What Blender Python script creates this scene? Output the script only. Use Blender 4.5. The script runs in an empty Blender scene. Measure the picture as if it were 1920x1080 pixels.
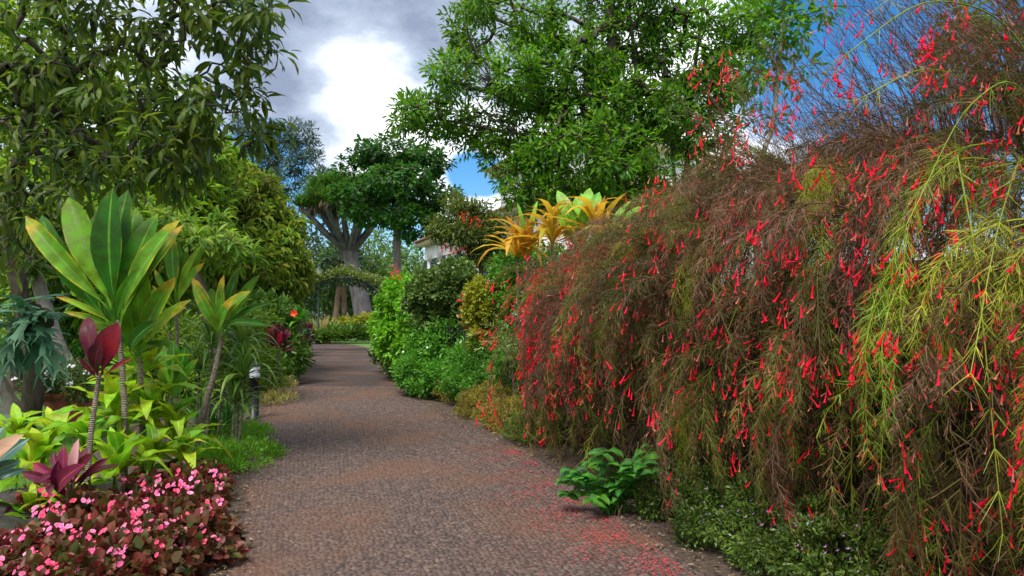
import bpy, math, random
import numpy as np
from mathutils import Vector, Matrix

# ------------------------------------------------------------------ camera, sky, sun, exposure
scene = bpy.context.scene
col = scene.collection
CAM_H, FPX, PITCH = 1.6, 1280.0, math.atan(60 / 1280.0)
cd = bpy.data.cameras.new('camera'); cam = bpy.data.objects.new('camera', cd); col.objects.link(cam)
cam.location = (0, 0, CAM_H); cam.rotation_euler = (math.pi / 2 + PITCH, 0, 0)
cd.sensor_width = 36; cd.lens = 36 * FPX / 1920; cd.clip_start = 0.05; cd.clip_end = 2000
scene.camera = cam

SUN_EL, SUN_AZ = math.radians(60), math.radians(202)     # azimuth clockwise from +Y: behind and left of the camera
sl = bpy.data.lights.new('sun', 'SUN'); sun = bpy.data.objects.new('sun', sl); col.objects.link(sun)
sl.energy = 3.1; sl.angle = math.radians(22); sl.color = (1.0, 0.95, 0.86)
sdir = Vector((math.sin(SUN_AZ) * math.cos(SUN_EL), math.cos(SUN_AZ) * math.cos(SUN_EL), math.sin(SUN_EL)))
sun.rotation_euler = sdir.to_track_quat('Z', 'Y').to_euler(); sun.location = sdir * 60

def pix_dir(px, py):
    dx, dy = (px - 960) / FPX, -(py - 540) / FPX
    c, s = math.cos(PITCH), math.sin(PITCH)
    return Vector((dx, c - dy * s, s + dy * c))
def P(px, py, Y):
    d = pix_dir(px, py)
    return np.array((d.x / d.y * Y, Y, CAM_H + d.z / d.y * Y))

world = bpy.data.worlds.new('World'); scene.world = world; world.use_nodes = True
def build_world():
    nt = world.node_tree; nt.nodes.clear(); N = nt.nodes.new; L = nt.links.new
    out = N('ShaderNodeOutputWorld')
    sky = N('ShaderNodeTexSky'); sky.sky_type = 'NISHITA'; sky.sun_disc = False
    sky.sun_elevation = SUN_EL; sky.sun_rotation = SUN_AZ; sky.air_density = 1.0; sky.dust_density = 0.3; sky.ozone_density = 2.5
    sat = N('ShaderNodeHueSaturation'); sat.inputs['Saturation'].default_value = 1.4
    L(sky.outputs[0], sat.inputs['Color'])
    b1 = N('ShaderNodeBackground'); b1.inputs[1].default_value = 0.10; L(sat.outputs[0], b1.inputs[0])
    tc = N('ShaderNodeTexCoord')
    def math_(op, a, b=None, c=None):
        m = N('ShaderNodeMath'); m.operation = op
        for i, v in enumerate((a, b, c)):
            if v is None: continue
            if isinstance(v, (int, float)): m.inputs[i].default_value = v
            else: L(v, m.inputs[i])
        return m.outputs[0]
    sep = N('ShaderNodeSeparateXYZ'); L(tc.outputs['Generated'], sep.inputs[0])
    zz = math_('ADD', math_('ABSOLUTE', sep.outputs[2]), 0.35)
    cmb = N('ShaderNodeCombineXYZ'); L(math_('DIVIDE', sep.outputs[0], zz), cmb.inputs[0]); L(math_('DIVIDE', sep.outputs[1], zz), cmb.inputs[1])
    def noise(scale, off, detail=7, rough=.55):
        mp = N('ShaderNodeMapping'); mp.inputs['Location'].default_value = off; L(cmb.outputs[0], mp.inputs[0])
        n = N('ShaderNodeTexNoise'); n.inputs['Scale'].default_value = scale; n.inputs['Detail'].default_value = detail; n.inputs['Roughness'].default_value = rough
        L(mp.outputs[0], n.inputs['Vector']); return n.outputs['Fac']
    big = noise(1.3, (3.1, 1.7, 0)); fine = noise(3.2, (7.3, 2.2, 0), 8, .6)
    # openings in the cloud deck where blue shows: soft blobs in direction space with noisy edges
    cov = math_('ADD', math_('MULTIPLY', math_('SUBTRACT', fine, .5), 2.2), 0.85)
    for px, py, rad, amt in ((1880, -20, .27, 1.7), (880, 325, .035, 1.3), (925, 330, .03, 1.2), (500, 322, .06, 1.3), (720, 440, .07, 1.2), (430, 330, .05, 1.1), (600, 430, .05, 1.2)):
        d = pix_dir(px, py).normalized()
        dp = N('ShaderNodeVectorMath'); dp.operation = 'DISTANCE'; L(tc.outputs['Generated'], dp.inputs[0]); dp.inputs[1].default_value = d
        mr = N('ShaderNodeMapRange'); mr.interpolation_type = 'SMOOTHSTEP'; L(dp.outputs['Value'], mr.inputs[0])
        mr.inputs[1].default_value = rad * 1.5; mr.inputs[2].default_value = rad * .3; mr.inputs[3].default_value = 0; mr.inputs[4].default_value = amt
        cov = math_('SUBTRACT', cov, mr.outputs[0])
    mask = N('ShaderNodeMapRange'); mask.interpolation_type = 'SMOOTHSTEP'; L(cov, mask.inputs[0]); mask.inputs[1].default_value = 0.0; mask.inputs[2].default_value = 0.7
    # cloud body: lit white tops and blue-grey thick undersides
    shade = math_('ADD', math_('MULTIPLY', math_('SUBTRACT', big, .46), 2.8), math_('MULTIPLY', math_('SUBTRACT', fine, .5), 1.9))
    for px, py, rad, amt in ((640, 120, .10, .55), (690, 150, .08, .3), (760, 20, .15, -.75), (545, 200, .13, -.8), (530, 60, .1, -.5), (860, 290, .14, .25), (1430, 200, .2, .6)):
        d = pix_dir(px, py).normalized()
        dp = N('ShaderNodeVectorMath'); dp.operation = 'DISTANCE'; L(tc.outputs['Generated'], dp.inputs[0]); dp.inputs[1].default_value = d
        mr = N('ShaderNodeMapRange'); mr.interpolation_type = 'SMOOTHSTEP'; L(dp.outputs['Value'], mr.inputs[0])
        mr.inputs[1].default_value = rad * 1.5; mr.inputs[2].default_value = 0; mr.inputs[3].default_value = 0; mr.inputs[4].default_value = amt
        shade = math_('ADD', shade, mr.outputs[0])
    rp = N('ShaderNodeValToRGB'); L(math_('ADD', shade, .5), rp.inputs[0])
    e = rp.color_ramp.elements
    e[0].position = 0.0; e[0].color = (.19, .23, .32, 1); e[1].position = 1.0; e[1].color = (.96, .97, 1.0, 1)
    m = e.new(.35); m.color = (.34, .40, .50, 1); m = e.new(.58); m.color = (.60, .65, .73, 1)
    b2 = N('ShaderNodeBackground'); b2.inputs[1].default_value = 1.0; L(rp.outputs[0], b2.inputs[0])
    mx = N('ShaderNodeMixShader'); L(mask.outputs[0], mx.inputs[0]); L(b1.outputs[0], mx.inputs[1]); L(b2.outputs[0], mx.inputs[2])
    L(mx.outputs[0], out.inputs[0])
build_world()
vs = scene.view_settings; vs.view_transform = 'Standard'; vs.look = 'None'; vs.gamma = 1; vs.exposure = 0.85; vs.use_curve_mapping = False
scene.cycles.max_bounces = 6; scene.cycles.diffuse_bounces = 3; scene.cycles.transmission_bounces = 4; scene.cycles.transparent_max_bounces = 4

# ------------------------------------------------------------------ helpers
rng = np.random.default_rng(11); random.seed(5)
ORG = {}
def unit(a):
    a = np.asarray(a, float); return a / np.maximum(np.linalg.norm(a, axis=-1, keepdims=True), 1e-9)
def tag(o, label=None, cat=None, group=None, kind=None):
    if label: o['label'] = label
    if cat: o['category'] = cat
    if group: o['group'] = group
    if kind: o['kind'] = kind
    return o
def thing(name, label, cat, loc, group=None):
    o = bpy.data.objects.new(name, None); col.objects.link(o); o.location = Vector(loc); o.empty_display_size = .1
    ORG[o.name] = np.array(loc, float)
    return tag(o, label, cat, group)
def link(name, me, parent, mat=None):
    o = bpy.data.objects.new(name, me); col.objects.link(o)
    if mat is not None and not me.materials: me.materials.append(mat)
    if parent is not None:
        o.parent = parent; ORG[o.name] = ORG.get(parent.name, np.zeros(3))
    return o
class Geo:
    def __init__(s): s.V, s.F, s.A, s.n = [], [], [], 0
    def add(s, V, F, A=None):
        V = np.asarray(V, float); s.V.append(V)
        for f in (F if isinstance(F, list) else [F]): s.F.append(np.asarray(f, np.int64) + s.n)
        s.A.append(np.zeros((len(V), 3)) if A is None else A); s.n += len(V)
    def mesh(s, name, org=None, smooth=False):
        V = np.concatenate(s.V); A = np.concatenate(s.A)
        if org is not None: V = V - org
        me = bpy.data.meshes.new(name)
        loops = np.concatenate([f.ravel() for f in s.F]).astype(np.int32)
        tot = np.concatenate([np.full(len(f), f.shape[1], np.int32) for f in s.F])
        start = np.concatenate([[0], np.cumsum(tot)[:-1]]).astype(np.int32)
        me.vertices.add(len(V)); me.vertices.foreach_set('co', V.astype(np.float32).ravel())
        me.loops.add(len(loops)); me.loops.foreach_set('vertex_index', loops)
        me.polygons.add(len(tot)); me.polygons.foreach_set('loop_start', start); me.polygons.foreach_set('loop_total', tot)
        if smooth: me.polygons.foreach_set('use_smooth', np.ones(len(tot), bool))
        at = me.attributes.new('lv', 'FLOAT_VECTOR', 'POINT'); at.data.foreach_set('vector', A.astype(np.float32).ravel())
        me.update(calc_edges=True); return me
    def build(s, name, mat, parent=None, smooth=False, kind=None):
        org = ORG.get(parent.name) if parent is not None else None
        o = link(name, s.mesh(name, org, smooth), parent, mat)
        if kind: o['kind'] = kind
        return o
def frames(d, up):
    """columns x,y,z with y along d, z near up"""
    d = unit(d); x = np.cross(d, up); bad = np.linalg.norm(x, axis=-1) < 1e-4
    if np.any(bad): x[bad] = np.cross(d[bad], np.array([.3, .9, .2]))
    x = unit(x); z = np.cross(x, d)
    return np.stack([x, d, z], axis=-1)
def inst(g, T, pos, R, sc, rnd):
    V, F, A = T; n = len(pos); sc = np.asarray(sc, float)
    if sc.ndim == 1: sc = np.repeat(sc[:, None], 3, 1)
    W = np.einsum('nij,nvj->nvi', R, V[None] * sc[:, None, :]) + pos[:, None, :]
    AA = np.repeat(A[None], n, 0).copy(); AA[:, :, 0] = AA[:, :, 0] + rnd[:, None]
    nv = len(V); off = (np.arange(n) * nv)[:, None, None]
    g.add(W.reshape(-1, 3), [(f[None] + off).reshape(-1, f.shape[1]) for f in F], AA.reshape(-1, 3))
def blade(prof, nl=6, nw=2, sag=.1, cup=.1, wave=0., twist=0., seed=0, peak=.5):
    """leaf of unit length along +Y (tip at (0,1,0)), half width prof(u), arched up by sag"""
    r = np.random.default_rng(seed); ph = r.uniform(0, 6.28, 2)
    u = np.linspace(0, 1, nl + 1); v = np.linspace(-1, 1, nw + 1)
    w = np.array([prof(a) for a in u]); e = math.log(.5) / math.log(peak); uu = u ** e
    V = np.zeros((nl + 1, nw + 1, 3)); A = np.zeros_like(V)
    V[:, :, 0] = w[:, None] * v[None]; V[:, :, 1] = u[:, None]
    V[:, :, 2] = sag * 4 * (uu * (1 - uu))[:, None] + cup * np.abs(v)[None] * w[:, None] \
        + wave * np.sin(u * 11 + ph[0])[:, None] * (v * np.abs(v))[None] * w[:, None] + twist * u[:, None] * v[None] * w[:, None]
    A[:, :, 1] = u[:, None]; A[:, :, 2] = np.abs(v)[None]
    i = np.arange(nl)[:, None] * (nw + 1) + np.arange(nw)[None]
    F = np.stack([i, i + 1, i + nw + 2, i + nw + 1], -1).reshape(-1, 4)
    return V.reshape(-1, 3), [F], A.reshape(-1, 3)
def lance(w, peak=.45, base=.06):
    k = math.log(.5) / math.log(peak)
    return lambda u: w * (base + (1 - base) * math.sin(math.pi * min(1, u) ** k) ** .8) if 0 < u < 1 else (w * base if u <= 0 else w * .01)
def ti_prof(w):
    return lambda u: w * (.13 - .05 * u / .22 if u < .22 else .08 + .92 * max(0., math.sin(math.pi * ((u - .22) / .78) ** 1.12)) ** .62 if u < 1 else .02)
def strap(w):
    return lambda u: w * (1 - .25 * u) * (1 - max(0, u - .55) / .45 * .97) if u > .02 else w * .8
RH = (np.array([[0, 0, 0], [.5, .45, .08], [0, 1, -.06], [-.5, .45, .08]], float), [np.array([[0, 1, 2, 3]])], np.array([[0, 0, 0], [0, .5, 1], [0, 1, 0], [0, .5, 1.]]))
def hexleaf(w, p1=.28, p2=.68, fold=.3, sag=.08, tipw=.75):
    V = np.array([[0, 0, 0], [w, p1, fold * w], [w * tipw, p2, fold * w * tipw + sag * .3], [0, 1, -sag], [-w * tipw, p2, fold * w * tipw + sag * .3], [-w, p1, fold * w]], float)
    return V, [np.array([[0, 1, 2, 3], [0, 3, 4, 5]])], np.array([[0, 0, 0], [0, .3, 1], [0, .7, 1], [0, 1, 0], [0, .7, 1], [0, .3, 1.]])
def rhomb(w): V = RH[0].copy(); V[:, 0] *= w * 2; return V, RH[1], RH[2]
def tube(pts, rad, n=6, cap=False):
    pts = np.asarray(pts, float); k = len(pts); rad = np.broadcast_to(np.asarray(rad, float), (k,))
    t = np.gradient(pts, axis=0); t = unit(t); ref = np.array([1., .02, .1]) if abs(t[0][0]) < .8 else np.array([.1, 1., .1])
    a = unit(np.cross(t, ref)); b = np.cross(t, a); th = np.arange(n) * 2 * math.pi / n
    V = pts[:, None] + rad[:, None, None] * (np.cos(th)[None, :, None] * a[:, None] + np.sin(th)[None, :, None] * b[:, None])
    A = np.zeros((k, n, 3)); A[:, :, 1] = np.linspace(0, 1, k)[:, None]
    i = np.arange(k - 1)[:, None] * n + np.arange(n)[None]; j = np.arange(k - 1)[:, None] * n + (np.arange(n)[None] + 1) % n
    F = [np.stack([i, j, j + n, i + n], -1).reshape(-1, 4)]
    if cap: F += [np.arange(n)[None, ::-1], (np.arange(n) + (k - 1) * n)[None]]
    return V.reshape(-1, 3), F, A.reshape(-1, 3)
def frusta(g, p0, p1, r0, r1, n=5, rnd=None):
    p0, p1 = np.asarray(p0), np.asarray(p1); d = unit(p1 - p0)
    ref = np.where(np.abs(d[:, 2:3]) > .9, np.array([[1., 0, 0]]), np.array([[0, 0, 1.]]))
    a = unit(np.cross(d, ref)); b = np.cross(d, a); th = np.arange(n) * 2 * math.pi / n
    ring = np.cos(th)[None, :, None] * a[:, None] + np.sin(th)[None, :, None] * b[:, None]
    V = np.stack([p0[:, None] + ring * np.asarray(r0)[:, None, None], p1[:, None] + ring * np.asarray(r1)[:, None, None]], 1)
    m = len(p0); i = np.arange(n); j = (i + 1) % n; f = np.stack([i, j, j + n, i + n], -1)
    F = (f[None] + (np.arange(m) * 2 * n)[:, None, None]).reshape(-1, 4)
    A = np.zeros((m, 2 * n, 3)); A[:, :, 0] = 0 if rnd is None else rnd[:, None]
    g.add(V.reshape(-1, 3), [F], A.reshape(-1, 3))
def box(g, c, s, rot=None):
    V = np.array([[x, y, z] for x in (-.5, .5) for y in (-.5, .5) for z in (-.5, .5)]) * np.array(s)
    if rot is not None: V = V @ np.asarray(rot).T
    g.add(V + np.array(c), [np.array([[0, 1, 3, 2], [4, 6, 7, 5], [0, 4, 5, 1], [2, 3, 7, 6], [0, 2, 6, 4], [1, 5, 7, 3]])])
def lathe(prof, n=24, c=(0, 0, 0)):
    k = len(prof); th = np.arange(n) * 2 * math.pi / n
    V = np.array([[r * math.cos(t), r * math.sin(t), z] for r, z in prof for t in th]) + np.array(c)
    i = np.arange(k - 1)[:, None] * n + np.arange(n)[None]; j = np.arange(k - 1)[:, None] * n + (np.arange(n)[None] + 1) % n
    return V, [np.stack([i, j, j + n, i + n], -1).reshape(-1, 4)]
def smooth_path(pts, n=12):
    pts = np.asarray(pts, float); m = len(pts)
    if m < 3: return pts[0] + (pts[-1] - pts[0]) * np.linspace(0, 1, n)[:, None]
    q = np.concatenate([[2 * pts[0] - pts[1]], pts, [2 * pts[-1] - pts[-2]]]); out = []
    for t in np.linspace(0, m - 1 - 1e-6, n):
        i = int(t); f = t - i; a, b, c, d = q[i:i + 4]
        out.append(.5 * (2 * b + (c - a) * f + (2 * a - 5 * b + 4 * c - d) * f * f + (3 * b - a - 3 * c + d) * f ** 3))
    return np.array(out)
def place(name, me, parent, base, R, sc, mat=None):
    """an object with shared mesh data, placed by world base point, rotation columns and scale"""
    o = link(name, me, parent, mat)
    M = Matrix.Identity(4); sc = np.broadcast_to(np.asarray(sc, float), (3,))
    org = ORG.get(parent.name, np.zeros(3)) if parent is not None else np.zeros(3)
    for i in range(3):
        for j in range(3): M[i][j] = float(R[i][j] * sc[j])
        M[i][3] = float(base[i] - org[i])
    o.matrix_basis = M; return o
def tmesh(name, T, mat, smooth=True):
    g = Geo(); g.add(T[0], T[1], T[2]); me = g.mesh(name, None, smooth); me.materials.append(mat); return me
def leaf_to(me, parent, base, tip, up, width=1., name='leaf'):
    base, tip = np.asarray(base, float), np.asarray(tip, float); d = tip - base; L = np.linalg.norm(d)
    R = frames(d[None], np.asarray(up, float)[None])[0]
    return place(name, me, parent, base, R, (L * width, L, L))

# ------------------------------------------------------------------ materials
def newmat(name):
    m = bpy.data.materials.new(name); m.use_nodes = True; nt = m.node_tree; nt.nodes.clear(); return m, nt, nt.nodes.new, nt.links.new
def mixc(N, L, fac, a, b, mode='MIX'):
    n = N('ShaderNodeMix'); n.data_type = 'RGBA'; n.blend_type = mode
    for sock, v in ((n.inputs[0], fac), (n.inputs[6], a), (n.inputs[7], b)):
        if isinstance(v, (int, float)): sock.default_value = v
        elif isinstance(v, tuple): sock.default_value = (*v[:3], 1)
        else: L(v, sock)
    return n.outputs[2]
def mrange(N, L, v, a, b, c=0., d=1.):
    n = N('ShaderNodeMapRange'); n.interpolation_type = 'SMOOTHSTEP'; L(v, n.inputs[0])
    for i, x in enumerate((a, b, c, d)): n.inputs[i + 1].default_value = x
    return n.outputs[0]
def ramp(N, L, v, cols):
    r = N('ShaderNodeValToRGB'); L(v, r.inputs[0]); e = r.color_ramp.elements
    cols = [(c if len(c) == 2 and not isinstance(c[0], (int, float)) else (c, None)) for c in cols]
    k = len(cols)
    for i, (c, p) in enumerate(cols):
        p = i / (k - 1) if p is None else p
        if i < 2: e[i].position = p; e[i].color = (*c, 1)
        else: x = e.new(p); x.color = (*c, 1)
    return r.outputs[0]
def leafmat(name, cols, edge=None, tip=None, rib=None, rough=.5, trans=.28, spec=.35, veins=False, patch=.25, pscale=1.2, edge_at=.75, tip_at=.7):
    m, nt, N, L = newmat(name)
    at = N('ShaderNodeAttribute'); at.attribute_name = 'lv'; sp = N('ShaderNodeSeparateXYZ'); L(at.outputs['Vector'], sp.inputs[0])
    oi = N('ShaderNodeObjectInfo'); ad = N('ShaderNodeMath'); ad.operation = 'ADD'; L(sp.outputs[0], ad.inputs[0]); L(oi.outputs['Random'], ad.inputs[1])
    fr = N('ShaderNodeMath'); fr.operation = 'PINGPONG'; L(ad.outputs[0], fr.inputs[0]); fr.inputs[1].default_value = 1.
    c = ramp(N, L, fr.outputs[0], cols)
    geo = N('ShaderNodeNewGeometry'); nz = N('ShaderNodeTexNoise'); nz.inputs['Scale'].default_value = pscale; nz.inputs['Detail'].default_value = 3; L(geo.outputs['Position'], nz.inputs['Vector'])
    nz2 = N('ShaderNodeTexNoise'); nz2.inputs['Scale'].default_value = 6; nz2.inputs['Detail'].default_value = 4; L(geo.outputs['Position'], nz2.inputs['Vector'])
    hs = N('ShaderNodeHueSaturation'); L(c, hs.inputs['Color']); L(mrange(N, L, nz.outputs['Fac'], .25, .75, 1 - patch, 1 + patch), hs.inputs['Value']); c = hs.outputs[0]
    if edge or tip:
        nn = mrange(N, L, nz2.outputs['Fac'], .3, .7, -.13, .13)
    if edge:
        s = N('ShaderNodeMath'); s.operation = 'ADD'; L(sp.outputs[2], s.inputs[0]); L(nn, s.inputs[1]); c = mixc(N, L, mrange(N, L, s.outputs[0], edge_at, edge_at + .35), c, edge)
    if tip:
        s = N('ShaderNodeMath'); s.operation = 'ADD'; L(sp.outputs[1], s.inputs[0]); L(nn, s.inputs[1]); c = mixc(N, L, mrange(N, L, s.outputs[0], tip_at, tip_at + .4), c, tip)
    if rib: c = mixc(N, L, mrange(N, L, sp.outputs[2], .11, .03), c, rib)
    if veins:      # specks, scuffs and mottling of a grown leaf
        n3 = N('ShaderNodeTexNoise'); n3.inputs['Scale'].default_value = 45; n3.inputs['Detail'].default_value = 5; n3.inputs['Roughness'].default_value = .7; L(geo.outputs['Position'], n3.inputs['Vector'])
        n4 = N('ShaderNodeTexNoise'); n4.inputs['Scale'].default_value = 9; n4.inputs['Detail'].default_value = 5; L(geo.outputs['Position'], n4.inputs['Vector'])
        h3 = N('ShaderNodeHueSaturation'); L(c, h3.inputs['Color']); L(mrange(N, L, n4.outputs['Fac'], .3, .7, .68, 1.3), h3.inputs['Value']); L(mrange(N, L, n4.outputs['Fac'], .3, .7, .485, .51), h3.inputs['Hue'])
        c = mixc(N, L, mrange(N, L, n3.outputs['Fac'], .63, .70, 0., .6), h3.outputs[0], (.16, .10, .03))
    pb = N('ShaderNodeBsdfPrincipled'); L(c, pb.inputs['Base Color']); pb.inputs['Roughness'].default_value = rough; pb.inputs['Specular IOR Level'].default_value = spec
    if veins: L(mrange(N, L, n4.outputs['Fac'], .3, .7, max(.1, rough - .12), rough + .22), pb.inputs['Roughness'])
    if veins:
        cb = N('ShaderNodeCombineXYZ'); mu = N('ShaderNodeMath'); mu.operation = 'MULTIPLY_ADD'; L(sp.outputs[2], mu.inputs[0]); mu.inputs[1].default_value = 1.; 
        uu = N('ShaderNodeMath'); uu.operation = 'MULTIPLY'; L(sp.outputs[1], uu.inputs[0]); uu.inputs[1].default_value = -.5; L(uu.outputs[0], mu.inputs[2])
        L(mu.outputs[0], cb.inputs[0]); wv = N('ShaderNodeTexWave'); wv.inputs['Scale'].default_value = 6; wv.inputs['Distortion'].default_value = 1.; L(cb.outputs[0], wv.inputs['Vector'])
        bp = N('ShaderNodeBump'); bp.inputs['Strength'].default_value = .25; bp.inputs['Distance'].default_value = .004; L(wv.outputs['Fac'], bp.inputs['Height']); L(bp.outputs[0], pb.inputs['Normal'])
    tr = N('ShaderNodeBsdfTranslucent'); hs2 = N('ShaderNodeHueSaturation'); hs2.inputs['Value'].default_value = 1.5; hs2.inputs['Hue'].default_value = .49; L(c, hs2.inputs['Color']); L(hs2.outputs[0], tr.inputs[0])
    mx = N('ShaderNodeMixShader'); mx.inputs[0].default_value = trans; L(pb.outputs[0], mx.inputs[1]); L(tr.outputs[0], mx.inputs[2])
    o = N('ShaderNodeOutputMaterial'); L(mx.outputs[0], o.inputs[0]); return m
def bark(name, c1, c2, c3=None, scale=6., stretch=.3, bump=.6, rough=.9, rings=0.):
    m, nt, N, L = newmat(name); geo = N('ShaderNodeNewGeometry')
    mp = N('ShaderNodeMapping'); mp.inputs['Scale'].default_value = (1, 1, stretch); L(geo.outputs['Position'], mp.inputs[0])
    n1 = N('ShaderNodeTexNoise'); n1.inputs['Scale'].default_value = scale; n1.inputs['Detail'].default_value = 8; n1.inputs['Roughness'].default_value = .65; L(mp.outputs[0], n1.inputs['Vector'])
    n2 = N('ShaderNodeTexNoise'); n2.inputs['Scale'].default_value = scale * .35; n2.inputs['Detail'].default_value = 4; L(geo.outputs['Position'], n2.inputs['Vector'])
    c = mixc(N, L, mrange(N, L, n1.outputs['Fac'], .35, .65), c1, c2)
    if c3: c = mixc(N, L, mrange(N, L, n2.outputs['Fac'], .5, .62), c, c3)
    h = n1.outputs['Fac']
    if rings:
        wv = N('ShaderNodeTexWave'); wv.bands_direction = 'Z'; wv.inputs['Scale'].default_value = rings; wv.inputs['Distortion'].default_value = 5; wv.inputs['Detail'].default_value = 3; L(geo.outputs['Position'], wv.inputs['Vector'])
        c = mixc(N, L, mrange(N, L, wv.outputs['Fac'], .0, .3, .32, 0.), c, tuple(x * .45 for x in c1)); h = wv.outputs['Fac']
    pb = N('ShaderNodeBsdfPrincipled'); L(c, pb.inputs['Base Color']); pb.inputs['Roughness'].default_value = rough; pb.inputs['Specular IOR Level'].default_value = .2
    bp = N('ShaderNodeBump'); bp.inputs['Strength'].default_value = bump; bp.inputs['Distance'].default_value = .03; L(h, bp.inputs['Height']); L(bp.outputs[0], pb.inputs['Normal'])
    o = N('ShaderNodeOutputMaterial'); L(pb.outputs[0], o.inputs[0]); return m
def plain(name, c, rough=.6, metal=0., var=.12, scale=8., bump=.0, spec=.4):
    m, nt, N, L = newmat(name); geo = N('ShaderNodeNewGeometry'); nz = N('ShaderNodeTexNoise'); nz.inputs['Scale'].default_value = scale; nz.inputs['Detail'].default_value = 6; L(geo.outputs['Position'], nz.inputs['Vector'])
    hs = N('ShaderNodeHueSaturation'); hs.inputs['Color'].default_value = (*c, 1); L(mrange(N, L, nz.outputs['Fac'], .25, .75, 1 - var, 1 + var), hs.inputs['Value'])
    pb = N('ShaderNodeBsdfPrincipled'); L(hs.outputs[0], pb.inputs['Base Color']); pb.inputs['Roughness'].default_value = rough; pb.inputs['Metallic'].default_value = metal; pb.inputs['Specular IOR Level'].default_value = spec
    if bump:
        bp = N('ShaderNodeBump'); bp.inputs['Strength'].default_value = bump; bp.inputs['Distance'].default_value = .01; L(nz.outputs['Fac'], bp.inputs['Height']); L(bp.outputs[0], pb.inputs['Normal'])
    o = N('ShaderNodeOutputMaterial'); L(pb.outputs[0], o.inputs[0]); return m

M = {}
M['bark_grey'] = bark('bark_grey', (.10, .085, .07), (.22, .20, .175), (.28, .29, .27), 9, .35)
M['bark_dark'] = bark('bark_dark', (.035, .028, .022), (.09, .072, .055), None, 10, .3)
M['bark_far'] = bark('bark_far', (.11, .09, .08), (.2, .17, .16), None, 4, .3)
M['bark_dragon'] = bark('bark_dragon', (.065, .06, .065), (.125, .115, .12), None, 3, .4)
M['bark_red'] = bark('bark_red', (.12, .07, .05), (.19, .12, .09), None, 3, .4)
M['cane'] = bark('cane', (.16, .13, .10), (.3, .25, .20), None, 20, 1., .7, rings=22)
M['twig'] = bark('twig', (.06, .045, .035), (.12, .09, .07), None, 20, .3, .3)
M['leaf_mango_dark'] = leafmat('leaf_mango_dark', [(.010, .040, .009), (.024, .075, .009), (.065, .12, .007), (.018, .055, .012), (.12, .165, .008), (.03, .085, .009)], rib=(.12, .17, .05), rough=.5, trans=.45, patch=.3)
M['leaf_mango'] = leafmat('leaf_mango', [(.06, .16, .012), (.12, .25, .015), (.22, .31, .025), (.085, .20, .015), (.27, .28, .04)], rough=.55, trans=.42, patch=.4, pscale=.5)
M['leaf_back'] = leafmat('leaf_back', [(.035, .12, .01), (.085, .22, .012), (.17, .31, .018), (.055, .165, .012), (.23, .32, .025)], trans=.45, patch=.4, pscale=.6)
M['leaf_big'] = leafmat('leaf_big', [(.018, .10, .008), (.045, .17, .008), (.10, .25, .008), (.03, .125, .008), (.07, .21, .008), (.13, .26, .010)], rough=.55, trans=.42, patch=.3, pscale=.6)
M['leaf_umbrella'] = leafmat('leaf_umbrella', [(.012, .065, .012), (.03, .12, .012), (.06, .17, .015), (.02, .09, .012)], rough=.5, trans=.35, patch=.35, pscale=.35)
M['leaf_dragon'] = leafmat('leaf_dragon', [(.04, .14, .02), (.08, .20, .025), (.13, .26, .03), (.06, .16, .025)], trans=.2)
M['leaf_dragon_dry'] = leafmat('leaf_dragon_dry', [(.16, .12, .06), (.22, .16, .09), (.12, .09, .05)], trans=.2)
M['leaf_pine'] = leafmat('leaf_pine', [(.03, .07, .055), (.05, .10, .075), (.075, .13, .085), (.04, .085, .07)], trans=.2, patch=.3, pscale=.25)
M['leaf_far'] = leafmat('leaf_far', [(.035, .10, .015), (.07, .17, .02), (.11, .21, .025), (.05, .13, .02)], trans=.25, patch=.4, pscale=.2)
M['leaf_far_dark'] = leafmat('leaf_far_dark', [(.02, .055, .025), (.04, .085, .035), (.06, .11, .04)], trans=.2, patch=.4, pscale=.2)
M['leaf_climber'] = leafmat('leaf_climber', [(.04, .18, .006), (.09, .30, .008), (.17, .40, .012), (.06, .24, .008)], rough=.4, trans=.3, patch=.25)
M['leaf_shrub_dark'] = leafmat('leaf_shrub_dark', [(.035, .09, .018), (.07, .14, .025), (.12, .19, .035), (.05, .11, .02)], rough=.38, trans=.2, patch=.3)
M['leaf_yellow'] = leafmat('leaf_yellow', [(.10, .16, .01), (.20, .24, .012), (.33, .31, .018), (.13, .2, .012)], trans=.3)
M['leaf_low'] = leafmat('leaf_low', [(.03, .14, .012), (.06, .22, .015), (.11, .31, .02), (.04, .18, .015)], rough=.45, trans=.3)
M['leaf_bright'] = leafmat('leaf_bright', [(.05, .2, .01), (.10, .30, .015), (.18, .40, .02), (.07, .25, .01)], trans=.35)
M['leaf_heath'] = leafmat('leaf_heath', [(.13, .15, .015), (.25, .23, .02), (.30, .22, .05), (.16, .18, .02)], trans=.25, patch=.35, pscale=3)
M['leaf_cuphea'] = leafmat('leaf_cuphea', [(.02, .06, .012), (.05, .11, .016), (.13, .19, .02), (.035, .08, .022)], rough=.4, trans=.25, patch=.4, pscale=3)
M['leaf_olive'] = leafmat('leaf_olive', [(.05, .10, .015), (.10, .15, .02), (.15, .19, .03), (.07, .12, .02)], trans=.3)
M['leaf_ti'] = leafmat('leaf_ti', [(.016, .085, .005), (.035, .14, .006), (.075, .21, .008), (.13, .28, .010)], edge=(.34, .38, .02), tip=(.36, .34, .02), rib=(.12, .26, .03), rough=.4, trans=.42, spec=.2, veins=True, edge_at=.90, tip_at=.92, patch=.2)
M['leaf_ti_gold'] = leafmat('leaf_ti_gold', [(.06, .19, .010), (.11, .27, .012), (.19, .33, .016)], edge=(.50, .38, .02), tip=(.60, .33, .02), rib=(.2, .36, .05), rough=.38, trans=.4, spec=.32, veins=True, edge_at=.78, tip_at=.72, patch=.2)
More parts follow.
